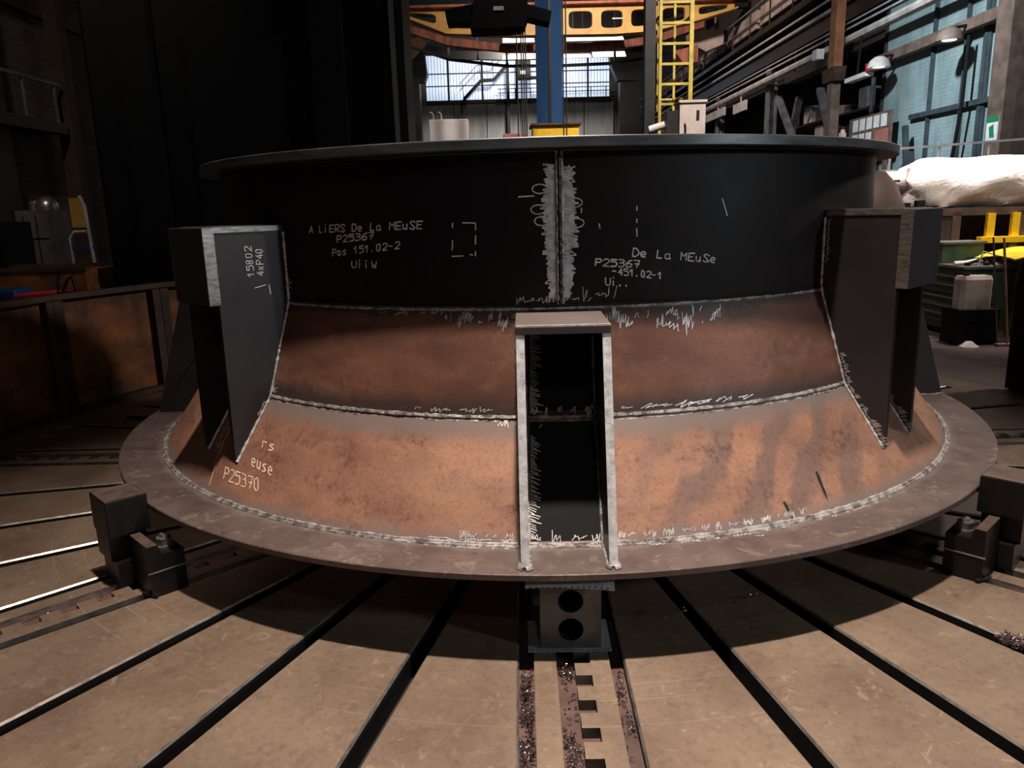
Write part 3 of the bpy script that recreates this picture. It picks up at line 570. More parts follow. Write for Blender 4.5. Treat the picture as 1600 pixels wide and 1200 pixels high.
MB().bar((-.1, 9, 3.75), (-.1, 9, 13.9), .05).bar((.14, 9, 3.75), (.14, 9, 13.9), .05).build('hoist_rope', 'dark', t)
for k, (u, z1, lb) in enumerate(((.19, 3.32, 'first from the left'), (.238, 3.32, 'second from the left'), (.262, 3.32, 'third from the left'), (.285, 3.32, 'fourth from the left, nearest the blue column'))):
    solo(MB().tube([(u, 9, .02), (u, 9, 1.6), (u, 9, z1)], .008, 6), 'steel_rope', 'dark', 'dark steel rope hanging from the hoist block, ' + lb, 'rope', HALL, (u, 9, 0), 'ropes under the hoist')
for u, lb in ((.695, 'left one of the close pair'), (.728, 'right one of the close pair')):
    solo(MB().tube([(u, 9, .02), (u, 9, 3), (u, 9, 13.95)], .008, 6), 'steel_rope', 'dark', 'dark rope at the right edge of the blue column, ' + lb, 'rope', HALL, (u, 9, 0), 'ropes right of the blue column')
t = thing('blue_column', 'tall blue painted steel column behind the ring', 'pillar', HALL, (.665, 11.05, 0))
m = MB(); a = R(45); m.prism([(.665 + .178 * cos(a0), 11.05 + .178 * sin(a0)) for a0 in (0, PI / 2, PI, 3 * PI / 2)], XYc, 0, 9); m.build('shaft', 'blue', t)
MB().box(.648, .682, 10.862, 10.9, 0, 9).build('groove_strip', 'dark', t)
t = thing('yellow_pedestal', 'bright yellow box with rusty lid before the blue column', 'box', HALL, (.72, 10.5, 0))
MB().box(.40, .99, 10.3, 10.75, 0, 2.445).build('body', 'yellowb', t); MB().box(.37, 1.02, 10.26, 10.78, 2.445, 2.47).build('lid', 'rustdark', t)
t = thing('white_cabinet', 'tall white cabinet with two hooks behind the top flange', 'cabinet', HALL, (-.72, 11.2, 0))
MB().box(-.99, -.45, 11.0, 11.5, 0, 2.63, 0, .015).build('body', 'white', t)
for u in (-.93, -.82): MB().tube([(u, 11.1, 2.62), (u, 11.1, 2.7), (u - .02, 11.1, 2.735), (u - .045, 11.1, 2.73)], .008, 6).build('hook', 'white', t)
MB().box(-.995, -.985, 11.1, 11.2, 2.35, 2.5).build('latch', 'dark', t)
solo(MB().box(.02, .36, 11.2, 11.6, 0, 2.44, 0, .02), 'faded_box', 'pink', 'faded red box behind the hanging ropes', 'box', HALL, (.2, 11.4, 0))
t = thing('caged_ladder', 'yellow caged ladder rising behind the grey cabinet', 'ladder', HALL, (2.15, 10.1, 0))
MB().box(1.955, 1.99, 10.05, 10.1, 0, 6.2).build('rail', 'white' if False else 'ladder', t); MB().box(2.325, 2.375, 10.05, 10.1, 0, 6.2).build('rail', 'ladder', t)
for k in range(23): MB().bar((1.98, 10.075, .3 + k * .2335), (2.34, 10.075, .3 + k * .2335), .03).build('rung', 'ladder', t)
for u in (2.03, 2.235): MB().bar((u, 10.5, 2.6), (u, 10.5, 6.2), .03).build('cage_strip', 'ladder', t)
for z in (2.74, 3.66, 4.5): MB().tube([(1.97, 10.08, z), (1.97, 10.4, z), (2.05, 10.52, z), (2.235, 10.52, z), (2.36, 10.4, z), (2.36, 10.08, z)], .02, 6).build('cage_hoop', 'ladder', t)
solo(MB().box(1.81, 1.94, 10.2, 10.35, 0, 7), 'dark_post', 'dark', 'dark brown upright beside the yellow ladder', 'post', HALL, (1.87, 10.27, 0))
t = thing('control_cabinet', 'beige grey control cabinet at the foot of the yellow ladder', 'cabinet', HALL, (2.3, 9.8, 0))
MB().box(2.145, 2.455, 9.7, 9.98, 0, 2.60).build('body', 'cabgrey', t); MB().box(2.13, 2.47, 9.68, 10.0, 2.60, 2.63).build('lid', 'cabgrey', t)
MB().box(2.345, 2.38, 9.69, 9.7, 2.40, 2.51).build('slot', 'black', t); MB().tube([(2.21, 9.69, 2.22), (2.21, 9.66, 2.25), (2.21, 9.66, 2.33), (2.205, 9.69, 2.36)], .01, 6).build('handle', 'black', t); MB().box(2.0, 2.14, 9.75, 9.95, 0, 2.52).build('side_box', 'dark', t)
t = thing('flood_lamp', 'grey tubular lamp on the dark post beside the ladder', 'lamp', HALL, (1.9, 9.9, 2.3))
MB().tube([(1.82, 9.9, 2.32), (2.0, 9.85, 2.37)], .045, 12).build('barrel', 'pipe', t); MB().bar((1.9, 9.9, 2.34), (1.88, 10.2, 2.3), .04).build('bracket', 'dark', t)

# ================================================================== right foreground clutter
t = thing('wrapped_roll', 'big roll wrapped in crumpled white plastic behind the right bracket', 'roll', HALL, (5.7, 9.5, 1.28))
m = MB(); n = 40; L = 46; random.seed(3)
ph = [random.uniform(0, 6.28) for _ in range(8)]
vs = []
for i in range(L + 1):
    x = i / L; u = 4.80 + 2.16 * x
    for k in range(n):
        a = 2 * PI * k / n
        low = max(0, -sin(a)); r = .295 + .05 * x * 0 + .014 * sin(3 * a + 9 * x + ph[0]) * (.3 + low) + .016 * sin(7 * a - 23 * x + ph[1]) * low + .012 * sin(11 * a + 31 * x + ph[2]) * low + .01 * sin(17 * x + 5 * a + ph[3])
        if x < .09: r *= .62 + .38 * (x / .09) ** .5 + .10 * sin(5 * a + ph[4]) * (1 - x / .09)
        zz = 1.565 + .05 * x + r * sin(a) - (.05 * low ** 2 * (1 + .4 * sin(9 * x + ph[5])) if x > .1 else 0)
        vs.append((u + .03 * sin(4 * a + ph[6]) * (1 - x), 9.5 + r * cos(a), max(zz, 1.292)))
fs = [(i * n + k, i * n + (k + 1) % n, (i + 1) * n + (k + 1) % n, (i + 1) * n + k) for i in range(L) for k in range(n)]
fs += [tuple(range(n)), tuple(L * n + k for k in range(n))]
m.add(vs, fs, 0, True); m.build('wrapping', 'wrap', t)
MB().tube([(4.45, 9.5, 1.63), (4.7, 9.5, 1.63), (4.95, 9.5, 1.62)], .1, 20, rf=lambda i: (1, 1.05, 1.3)[i]).build('tail', 'wrap', t)
t = thing('yellow_rack', 'brown and yellow steel rack under the white roll', 'rack', HALL, (5.5, 9.5, 0))
m = MB().box(4.56, 6.12, 9.15, 9.25, 1.2, 1.285).box(4.56, 6.9, 9.75, 9.85, 1.2, 1.285).box(4.56, 6.12, 9.25, 9.75, 1.24, 1.285).box(6.12, 6.95, 9.2, 9.8, 1.24, 1.285); m.build('top_frame', 'rustdark', t)
for u in (4.6, 5.3, 6.06, 6.9): MB().box(u - .05, u + .05, 9.15, 9.25, 0, 1.24).build('leg', 'rustdark', t)
for u in (5.68, 5.97): MB().box(u - .045, u + .045, 9.1, 9.15, .88, 1.22).build('yellow_post', 'yellowb', t)
MB().box(5.55, 6.9, 9.06, 9.15, .88, .95).build('yellow_beam', 'yellowb', t); MB().box(5.35, 5.62, 9.1, 9.15, .75, .9).build('yellow_plate', 'yellowb', t); MB().box(5.9, 6.0, 9.08, 9.15, 0, .88).build('yellow_leg', 'ladder', t)
MB().box(4.7, 6.9, 9.7, 9.76, .5, 1.2).box(4.7, 5.3, 9.16, 9.2, .6, 1.22).build('back_sheet', 'darkbrown', t)
for k, (u, w_, h, lb) in enumerate(((4.68, .13, .075, 'black steel block on the rack nearest the ring'), (4.87, .09, .1, 'black notched block on the rack, second from the ring'), (5.02, .06, .03, 'small flat black piece on the rack beside the notched block'))):
    solo(MB().box(u - w_ / 2, u + w_ / 2, 9.16, 9.24, 1.286, 1.286 + h).box(u - w_ / 2 - .02, u + w_ / 2 + .025, 9.17, 9.23, 1.3, 1.32), 'clamp_block', 'black', lb, 'block', HALL, (u, 9.2, 1.286), 'blocks on the rack')
t = thing('rusty_cone', 'rusty steel cone with lifting eye half hidden behind the ring', 'workpiece', HALL, (3.3, 8.9, 0))
MB().lathe([(.9, 1.7), (1.02, 1.56), (1.13, 1.28), (1.14, .0), (1.10, 0), (1.09, 1.26), (.98, 1.54), (.86, 1.68)], 64, c=(3.3, 8.9, 0)).build('shell', 'mcone', t)
MB().tube([(4.40 + .045 * cos(2 * PI * k / 20), 8.9, 1.49 + .05 * sin(2 * PI * k / 20)) for k in range(20)], .012, 6, True).build('lifting_eye', 'dark', t); MB().bar((4.2, 8.85, 1.6), (4.44, 8.85, 1.605), .02).build('stop_bar', 'black', t)

t = thing('tool_cabinet', 'dark green tool cabinet with drawers at the right', 'cabinet', HALL, (4.85, 8.05, 0))
MB().box(4.62, 5.08, 7.74, 8.5, .06, .70, 0, .012).build('body', 'green', t); MB().box(4.66, 5.04, 7.8, 8.45, -.012, .06).build('plinth', 'black', t)
for k, z in enumerate((.62, .53, .40, .31, .22)):
    d = MB().box(4.60, 4.62, 7.78, 8.46, z - .085, z).build('drawer', 'green', t); MB().box(4.585, 4.602, 7.79, 8.45, z - .014, z).build('handle', 'bright', d)
MB().box(4.60, 5.1, 7.72, 8.52, .70, .725).build('worktop', 'greysteel', t)
t = thing('tool_case', 'green steel case standing on the back of the tool cabinet', 'case', HALL, (4.9, 8.4, .725)); MB().box(4.64, 5.08, 8.22, 8.5, .725, .93).build('body', 'green', t); MB().box(4.62, 5.1, 8.2, 8.52, .93, .95).build('lid', 'greysteel', t)
solo(MB().tube([(4.62, 7.95, .745), (4.74, 7.95, .75), (4.86, 7.98, .765), (4.93, 8.0, .76)], .022, 8), 'rag_roll', 'paper', 'white paper roll lying on the tool cabinet', 'roll', HALL, (4.75, 7.95, .725))
for k, (a, b, lb) in enumerate((((4.70, 7.85, .745), (4.95, 7.95, .8), 'dark spanner lying across the tool cabinet'), ((4.9, 7.86, .74), (5.06, 8.1, .78), 'dark handled tool by the cabinet edge'))):
    solo(MB().bar(a, b, .035, .02).cyl((a[0], a[1], a[2] - .018), .03, .03, 12), 'hand_tool', 'dark', lb, 'tool', HALL, (a[0], a[1], .725), 'tools on the cabinet')
solo(MB().tube([(4.78, 7.8, .73), (4.82, 7.8, .87), (4.95, 7.8, .83), (5.05, 7.8, .8)], .008, 6), 'wire_hook', 'pipe', 'bent wire standing on the tool cabinet', 'wire', HALL, (4.8, 7.8, .725))
solo(MB().add([(4.93, 7.76, .74), (5.12, 7.74, .728), (5.3, 7.95, .728), (5.02, 8.0, .80), (4.93, 7.76, .73), (5.12, 7.74, .727), (5.3, 7.95, .727), (5.02, 8.0, .79)], [(0, 1, 2, 3), (7, 6, 5, 4), (0, 4, 5, 1), (1, 5, 6, 2), (2, 6, 7, 3), (3, 7, 4, 0)]), 'cardboard_flap', 'cabgrey', 'beige cardboard flap sagging over the cabinet corner', 'cardboard', HALL, (5, 7.8, .727))
t = thing('plastic_canister', 'milky plastic canister standing on the black crate', 'canister', HALL, (4.6, 7.55, .33))
MB().box(4.44, 4.755, 7.46, 7.64, .335, .655, 0, .035).build('body', 'canister', t); MB().cyl((4.52, 7.55, .655), .03, .025).build('cap', 'dark', t)
t = thing('black_crate', 'black plastic crate on the floor under the canister', 'crate', HALL, (4.6, 7.55, 0))
m = MB().box(4.40, 4.80, 7.4, 7.70, -.012, .335); m.build('body', 'black', t)
for i in range(2):
    for j in range(3): MB().box(4.5 + i * .13, 4.58 + i * .13, 7.392, 7.4, .06 + j * .085, .075 + j * .085).build('slot_rib', 'dark', t)
t = thing('floor_scraper', 'long wooden handled scraper leaning beside the tub', 'scraper', HALL, (4.83, 7.3, 0))
MB().tube([(4.74, 7.375, 1.02), (4.84, 7.3, 0)], .011, 8).build('handle', 'wood', t); MB().box(4.73, 4.90, 7.27, 7.33, -.012, .015).build('blade', 'wood', t)
solo(MB().tube([(4.64, 7.38, 1.03), (4.78, 7.36, -.012)], .009, 8), 'loose_stick', 'brownpost', 'brown stick leaning left of the long scraper', 'stick', HALL, (4.8, 7.4, 0))
t = thing('waste_tub', 'grey plastic tub draped in yellow at the right edge', 'tub', HALL, (5.25, 7.9, 0))
MB().lathe([(.002, -.012), (.2, -.012), (.27, .74), (.29, .75), (.29, .78), (.25, .78), (.19, .02), (.002, .02)], 32, c=(5.42, 7.9, 0), closed=False).build('tub_body', 'tub', t)
m = MB(); vs = []; nn = 14
for i in range(nn):
    for j in range(nn):
        x, y = i / (nn - 1), j / (nn - 1); e = max(abs(x - .5), abs(y - .5)) * 2
        vs.append((4.98 + .85 * x, 7.55 + .7 * y, .86 + .02 * sin(9 * x + 5 * y) - .07 * max(0, e - .6) ** 1.2 * 2.5 + .03 * x))
fs = [(i * nn + j, (i + 1) * nn + j, (i + 1) * nn + j + 1, i * nn + j + 1) for i in range(nn - 1) for j in range(nn - 1)]
m.add(vs, fs, 0, True); m.add([(a, b, c - .012) for a, b, c in vs], fs, 0, True)
solo(m, 'yellow_cloth', 'clothy', 'bright yellow cloth spread over the grey tub', 'cloth', HALL, (5.4, 7.9, .8))
solo(MB().lathe([(.002, .05), (.03, .045), (.06, .02), (.09, 0), (.002, 0)], 12, c=(4.5, 7.36, -.012), closed=False), 'paper_scrap', 'paper', 'crumpled white paper on the floor before the crate', 'paper', HALL, (4.5, 7.36, 0))

# ================================================================== guard panels round the table
RG = 3.72
def guard(a0, a1, label, h, mats, name='guard_panel', ln=False):
    p0 = Vector((RG * cos(R(a0)), RG * sin(R(a0)), 0)); p1 = Vector((RG * cos(R(a1)), RG * sin(R(a1)), 0))
    d = p1 - p0; L = d.length; ang = math.atan2(d.y, d.x); fr = (tuple(p0), ang); s_ = 1
    t = thing(name, label, 'panel', fr, (0, 0, 0), 'guard panels left of the table' if ln else None)
    return t, L, fr
for a0, a1, lb in ((166.4, 184, 'rusty guard panel at the left edge of the picture'), (151.8, 166.2, 'rusty guard panel in front of the red drum lid'), (137, 151.6, 'guard panel lost in the dark beside the machine column')):
    t, L, fr = guard(a0, a1, lb, .89, None, ln=True)
    MB().box(0, L, -.03, -.02, .0, .89).build('sheet', 'rust', t)
    MB().box(0, L, -.02, .05, .85, .89).build('top_rail', 'rustdark', t); MB().box(0, L, -.02, .06, -.0, .04).build('foot_rail', 'rustdark', t)
    MB().box(0, .07, -.02, .03, .04, .85).build('stile', 'rustdark', t); MB().box(L - .07, L, -.02, .03, .04, .85).build('stile', 'rustdark', t)
t, L, fr = guard(9, 22.3, 'tall black guard panel at the right edge', 1.5, None)
MB().prism([(0, 0), (L, 0), (L, .75), (L - .12, 1.45), (0, 1.45)], XZc, .0, .03).build('sheet', 'black', t); MB().box(0, L, -.04, .0, 0, .06).build('foot_rail', 'dark', t)

# ================================================================== rotary table
HG, HS, RS, ZS = .1655, .0265, 3.37, -.09
slots = []
for k in range(8):
    for d, h in ((0, HG), (12.5, HS), (22.5, HS), (32.5, HS)): slots.append((A0 + 45 * k + d, h))
table = thing('rotary_table', 'round brown machine table with radial slots carrying the ring', 'table', WORLD, (0, 0, 0))
m = MB(); ch = .0065
for i, (a, h) in enumerate(slots):
    b, g = slots[(i + 1) % len(slots)]
    if i + 1 == len(slots): b += 360
    a_, b_ = R(a), R(b)
    def edge(ang, off, r): return (r * cos(ang) - off * sin(ang), r * sin(ang) + off * cos(ang))
    def ring(c):
        ho, go = h + c, -(g + c); r0 = .95
        ri = math.sqrt(RS ** 2 - ho ** 2); rj = math.sqrt(RS ** 2 - go ** 2)
        pts = [edge(a_, ho, r0), edge(a_, ho, ri)]
        t0 = math.atan2(pts[1][1], pts[1][0]); e = edge(b_, go, rj); t1 = math.atan2(e[1], e[0])
        while t1 < t0: t1 += 2 * PI
        pts += [(RS * cos(t0 + (t1 - t0) * q / 6), RS * sin(t0 + (t1 - t0) * q / 6)) for q in range(1, 6)] + [e, edge(b_, go, r0)]
        return pts
    top, mid = ring(ch), ring(0); n = len(top)
    vs = [(x, y, 0) for x, y in top] + [(x, y, -ch) for x, y in mid] + [(x, y, ZS) for x, y in mid]
    fs = [tuple(range(n))]; ms = [0]
    for q in range(n):
        p = (q + 1) % n; fs += [(q, p, n + p, n + q), (n + q, n + p, 2 * n + p, 2 * n + q)]; side = q == 0 or q == n - 2
        ms += [1 if side else 0, 2]
    m.add(vs, fs, ms)
m.lathe([(RS, 0), (RT, 0), (RT, ZS), (RS, ZS)], 192, smooth=False); m.cyl((0, 0, ZS), .96, -ZS, 64)
m.build('table_top', ['table', 'bright', 'slot'], table)
MB().cyl((0, 0, -.22), RT - .05, .22 + ZS, 96).build('table_bed', 'slot', table)
for k in range(-2, 3):
    a_ = R(A0 + 45 * k); tf = lambda p, a_=a_: (p[0] * cos(a_) - p[1] * sin(a_), p[0] * sin(a_) + p[1] * cos(a_), p[2])
    MB(tf).box(1.2, 3.34, -HG, HG, ZS, -.034).build('channel_floor', 'channel', table)
    MB(tf).prism([(1.2, -.1175), (3.36, -.1175), (3.36, -.047), (1.2, -.047)], XYc, -.034, 0, 0, [1, 0, 1, 0]).build('guide_bar', ['table', 'bright'], table)
    poly = [(1.2, .121), (1.2, .060)]; r = 1.3046
    while r < 3.25:
        if r > 1.25: pass
        poly += [(r, .060), (r, .010), (r + .0655, .010), (r + .0655, .060)]; r += .1232
    poly += [(3.36, .060), (3.36, .121)]
    mb = MB(tf); n = len(poly)
    vs = [(x, y, -.034) for x, y in poly] + [(x, y, 0) for x, y in poly]
    fs = [(i, (i + 1) % n, n + (i + 1) % n, n + i) for i in range(n)]
    mb.add(vs, fs, [1] * n)
    mb.add([(1.2, .06, 0), (3.36, .06, 0), (3.36, .121, 0), (1.2, .121, 0)], [(0, 1, 2, 3)], 0)
    r = 1.3046
    while r < 3.25: mb.add([(r, .01, 0), (r + .0655, .01, 0), (r + .0655, .06, 0), (r, .06, 0)], [(0, 1, 2, 3)], 0); r += .1232
    mb.build('rack_bar', ['table', 'block'], table)

# ================================================================== the flanged ring
RFL, RCB, RS2, RS1, RTF = 2.294, 2.0845, 1.819, 1.697, 1.792
ZFL, ZCB, ZS2, ZS1, ZTF = .3055, .3000, .6765, 1.0613, 1.6372
ring = thing('flanged_ring', 'huge welded steel ring with wide foot flange standing on the table', 'workpiece', WORLD, (0, 0, 0))
N = 192
MB().lathe([(1.98, ZFL), (RFL - .003, ZFL), (RFL, ZFL - .003), (RFL, .284), (1.98, .284)], N).build('base_flange', 'flange', ring)
MB().lathe([(RCB, ZCB), (RS2, ZS2), (RS2 - .03, ZS2), (RCB - .04, ZCB)], N).build('lower_cone', 'lcone', ring)
MB().lathe([(RS2, ZS2), (RS1, ZS1), (RS1 - .025, ZS1), (RS2 - .03, ZS2)], N).build('middle_cone', 'mcone', ring)
MB().lathe([(RS1, ZS1), (RS1, 1.603), (RS1 - .025, 1.603), (RS1 - .025, ZS1)], N).build('upper_shell', 'scale', ring)
MB().lathe([(1.62, 1.603), (RTF, 1.603), (RTF, ZTF - .003), (RTF - .003, ZTF), (1.62, ZTF)], N).build('top_flange', 'topface', ring)
def wob(seed, lo=.75, hi=1.25):
    rr = random.Random(seed); return lambda i: rr.uniform(lo, hi)
def seam(r, z, rad, name='weld_bead', seed=1, tf=None, mat='weld'):
    n = 720; rr = random.Random(seed)
    return MB().tube([((r + rr.uniform(-.001, .001)) * cos(2 * PI * k / n), (r) * sin(2 * PI * k / n), z + rr.uniform(-.001, .001)) for k in range(n)], rad, 6, True, rf=wob(seed)).build(name, mat, ring)
seam(RCB + .004, ZFL + .003, .010, seed=1); seam(RCB + .014, ZFL + .001, .006, seed=5)
seam(RS2 - .001, ZS2, .009, seed=2); seam(RS2 + .004, ZS2 - .014, .006, seed=6)
seam(RS1 + .001, ZS1, .007, seed=3, mat='dark'); seam(RS1 + .002, ZS1 - .011, .006, seed=7)
seam(RS1 + .001, 1.599, .005, seed=4, mat='dark')
def srf(az, z, off=.0015):
    if z > ZS1: r, nr, nz = RS1, 1, 0
    elif z > ZS2: f = (z - ZS2) / (ZS1 - ZS2); r = RS2 + (RS1 - RS2) * f; nr, nz = .953, .302
    else: f = (z - ZCB) / (ZS2 - ZCB); r = RCB + (RS2 - RCB) * f; nr, nz = .818, .575
    return Vector(((r + off * nr) * cos(R(az)), (r + off * nr) * sin(R(az)), z + off * nz))
# vertical seam with its raw ground margins
for d, rad, mt in ((-.30, .0065, 'weld'), (.0, .009, 'dark'), (.30, .0065, 'weld')):
    MB().tube([srf(-86.6 + d, 1.066 + .53 * k / 60, .002) for k in range(61)], rad, 6, rf=wob(int(d * 10) + 40)).build('vertical_weld', mt, ring)
def ribbon(m, pts, surf, hw=.0022, mi=0):
    """flat strip along pts (a,b) laid on a surface surf(a,b)->point"""
    P = [surf(*p) for p in pts]
    for i in range(len(P) - 1):
        a, b = P[i], P[i + 1]; t = b - a
        if t.length < 1e-6: continue
        mid = (a + b) / 2; e = 1e-3
        u = surf(pts[i][0] + e, pts[i][1]) - surf(pts[i][0], pts[i][1]); v = surf(pts[i][0], pts[i][1] + e) - surf(pts[i][0], pts[i][1])
        nrm = u.cross(v).normalized(); x = t.cross(nrm).normalized() * hw; q = t.normalized() * hw * .6
        m.add([a - q - x, b + q - x, b + q + x, a - q + x], [(0, 1, 2, 3)], mi)
GL = {'A': '00 26 40|12 32', 'L': '06 00 30', 'i': '10 14|16 17', 'E': '46 06 00 40|03 33', 'R': '00 06 36 45 44 33 03 40', 'S': '45 36 16 05 14 32 41 30 10 01',
      'D': '00 06 26 44 42 20 00', 'e': '02 32 33 24 14 03 01 10 30', 'a': '34 14 03 01 10 30 34 31 40', 'M': '00 06 23 46 40', 'u': '04 01 10 20 31 34 30', 'U': '06 02 10 30 42 46', 'P': '00 06 36 45 44 33 03',
      '2': '05 16 36 45 44 00 40', '5': '46 06 04 34 43 41 30 00', '3': '06 36 45 34 13 34 42 41 30 00', '6': '46 25 03 01 10 30 41 42 33 03', '7': '06 46 20|13 43', 'o': '10 01 03 14 24 33 31 20 10', '1': '04 26 20', '0': '10 01 05 16 26 35 31 20 10',
      '.': '10 11', '-': '03 33', '4': '36 02 42|34 30', '8': '13 04 05 16 26 35 34 13 02 01 10 20 31 32 13', 'x': '00 34|04 30', 'w': '04 10 23 30 44', 'r': '00 04|03 14 34', 's': '34 14 03 22 31 20 00', 'W': '06 10 23 30 46'}
def chalk(text, o, ex, ey, surf, hw=.0024, mat='chalk', seed=0, parent=None, name='chalk_text'):
    """text from baseline point o to ex, capital height o->ey, all in surface coordinates"""
    rr = random.Random(seed); m = MB(); n = len(text); dx = ((ex[0] - o[0]) / n, (ex[1] - o[1]) / n); dy = (ey[0] - o[0], ey[1] - o[1])
    for i, chh in enumerate(text):
        if chh == ' ': continue
        for st in GL[chh].split('|'):
            pts = []
            for q in st.split(' '):
                x = (i + (int(q[0]) / 4) * .72 + rr.uniform(-.03, .03)); y = int(q[1]) / 6 + rr.uniform(-.03, .03)
                pts.append((o[0] + dx[0] * x + dy[0] * y, o[1] + dx[1] * x + dy[1] * y))
            ribbon(m, pts, surf, hw * rr.uniform(.8, 1.15))
    return m.build(name, mat, parent or ring)
chalk('A LiERS De La MEuSE', (-121.21, 1.3339), (-103.3, 1.3439), (-121.09, 1.3605), srf, seed=1)
chalk('P25367', (-116.3, 1.2967), (-110.2, 1.3099), (-116.19, 1.3215), srf, seed=2)
chalk('Pos 151.02-2', (-117.26, 1.2456), (-106.5, 1.2739), (-117.16, 1.2705), srf, seed=3)
chalk('UiiW', (-114.14, 1.2025), (-110.0, 1.201), (-114.05, 1.227), srf, seed=4)
chalk('De La MEuSe', (-77.8, 1.2287), (-66.4, 1.1903), (-77.7, 1.2555), srf, seed=5)
chalk('P25367', (-82.37, 1.1992), (-76.7, 1.1867), (-82.28, 1.2235), srf, seed=6)
chalk('-451.02-1', (-80.25, 1.1676), (-73.8, 1.1418), (-80.25, 1.1905), srf, seed=7)
chalk('Ui..', (-81.11, 1.1296), (-77.9, 1.1193), (-81.11, 1.1545), srf, seed=8)
chalk('rs', (-124.32, .5037), (-121.6, .5003), (-124.75, .5336), srf, mat='chalko', seed=9)
chalk('euse', (-124.8, .4392), (-120.3, .4243), (-125.4, .4746), srf, mat='chalko', seed=10)
chalk('P25370', (-128.69, .3675), (-121.3, .3678), (-129.43, .4042), srf, mat='chalko', seed=11)
m = MB()
for a, b in (((-99.6, 1.345), (-99.55, 1.36)), ((-98.3, 1.361), (-96.8, 1.359)), ((-96.7, 1.358), (-96.72, 1.335)), ((-99.65, 1.30), (-99.75, 1.265)), ((-96.75, 1.315), (-96.8, 1.285)), ((-99.8, 1.243), (-98.4, 1.244)), ((-97.5, 1.248), (-97.2, 1.247)), ((-96.83, 1.258), (-96.86, 1.243)),
             ((-77.3, 1.402), (-77.3, 1.388)), ((-77.3, 1.358), (-77.3, 1.346)), ((-77.3, 1.325), (-77.25, 1.298)), ((-84, 1.40), (-84, 1.385)), ((-81.9, 1.345), (-81.8, 1.33)), ((-66, 1.42), (-65.2, 1.36)), ((-91.4, 1.445), (-89.6, 1.447))): ribbon(m, [a, b], srf, .0022)
m.build('chalk_mark', 'chalk', ring)
m = MB()
for a, b in (((-133.2, .60), (-132.2, .39)), ((-134.2, .55), (-133.3, .46))): ribbon(m, [a, b], srf, .002)
ribbon(m, [(-134.0, .50), (-134.1, .46), (-133.0, .455), (-131.9, .56)], srf, .002); ribbon(m, [(-130.9, .33), (-131.8, .40), (-132.4, .47)], srf, .0018)
m.build('chalk_line', 'chalko', ring)
# ground marks: scribbles left by the grinder beside the welds
def scrib(m_, a0, a1, zf, amp, step, rr, hw=.0012, lean=.3):
    m = MB(); a = a0; pts = []; s_ = 1
    while a < a1:
        if rr.random() < .12 and len(pts) > 2: ribbon(m, pts, srf, hw * rr.uniform(.6, 1.2)); pts = []; a += step * rr.uniform(1, 6)
        h = amp * rr.uniform(.2, 1.0) * (.55 + .45 * sin(a * 1.3 + amp * 90)); d = step * rr.uniform(.35, 1.1); c0 = zf(a) + rr.uniform(-.22, .22) * amp; ls = lean * step * rr.uniform(.6, 1.4)
        for q in range(7): ph = PI * q / 7; pts.append((a + d * q / 7 + ls * s_ * cos(ph), c0 + s_ * h / 2 * cos(ph)))
        s_ = -s_; a += d
    if len(pts) > 1: ribbon(m, pts, srf, hw)
    m.build('grind_scratch', 'ground', ring)
rr = random.Random(21); m = MB()
for sgn in (-1, 1):                                  # loops either side of the vertical seam
    for lay in range(3):
        z = 1.09; pts = []
        while z < (1.54 if sgn > 0 else 1.555):
            core = max(0, 1 - abs(z - 1.36) / .22)
            if lay > 0 and rr.random() > .35 + .65 * core: z += .006; continue
            w0 = .45; w1 = (1.55 if lay < 2 else 1.9) * (.85 + .25 * core) * rr.uniform(.8, 1.15)
            pts += [(-86.6 + sgn * w0, z), (-86.6 + sgn * w1, z + .003), (-86.6 + sgn * w1 * .97, z + .0065)]; z += .0095 * rr.uniform(.7, 1.3)
        ribbon(m, pts, lambda a, b: srf(a, b, .0015 + .0004 * lay), .0022)
for a, b in ((-88.9, 1.47), (-89.1, 1.40), (-88.7, 1.36), (-84.6, 1.35), (-84.8, 1.42)):
    ribbon(m, [(a + .9 * cos(k * .6), b + .016 * sin(k * .6)) for k in range(11)], lambda x, y: srf(x, y, .003), .0022)
m.build('grind_scribble', 'ground', ring)
m = MB()
scrib(m, -92, -83, lambda a: 1.083, .03, .25, rr); scrib(m, -84, -80.5, lambda a: 1.10, .05, .25, rr, .0013)
scrib(m, -101, -89.6, lambda a: 1.015 + .012 * sin(a * 2.1), .05, .16, rr, .0012, .5); scrib(m, -82, -66, lambda a: 1.01 + .016 * sin(a * 1.7), .055, .17, rr, .0012, .5); scrib(m, -75, -69, lambda a: .975, .07, .28, rr, .0016, .6); scrib(m, -110, -101, lambda a: 1.035, .02, .3, rr, .0012)
scrib(m, -104, -95, lambda a: .70, .018, .3, rr, .0014); scrib(m, -80, -64, lambda a: .70, .022, .45, rr, .0016, 1.); scrib(m, -94, -90.8, lambda a: .655, .03, .3, rr, .0014)
scrib(m, -97, -91, lambda a: .33, .02, .15, rr, .001); scrib(m, -83, -62, lambda a: .327, .024, .15, rr, .0011); scrib(m, -100, -91, lambda a: ZFL + .012, .008, .2, rr, .0013)
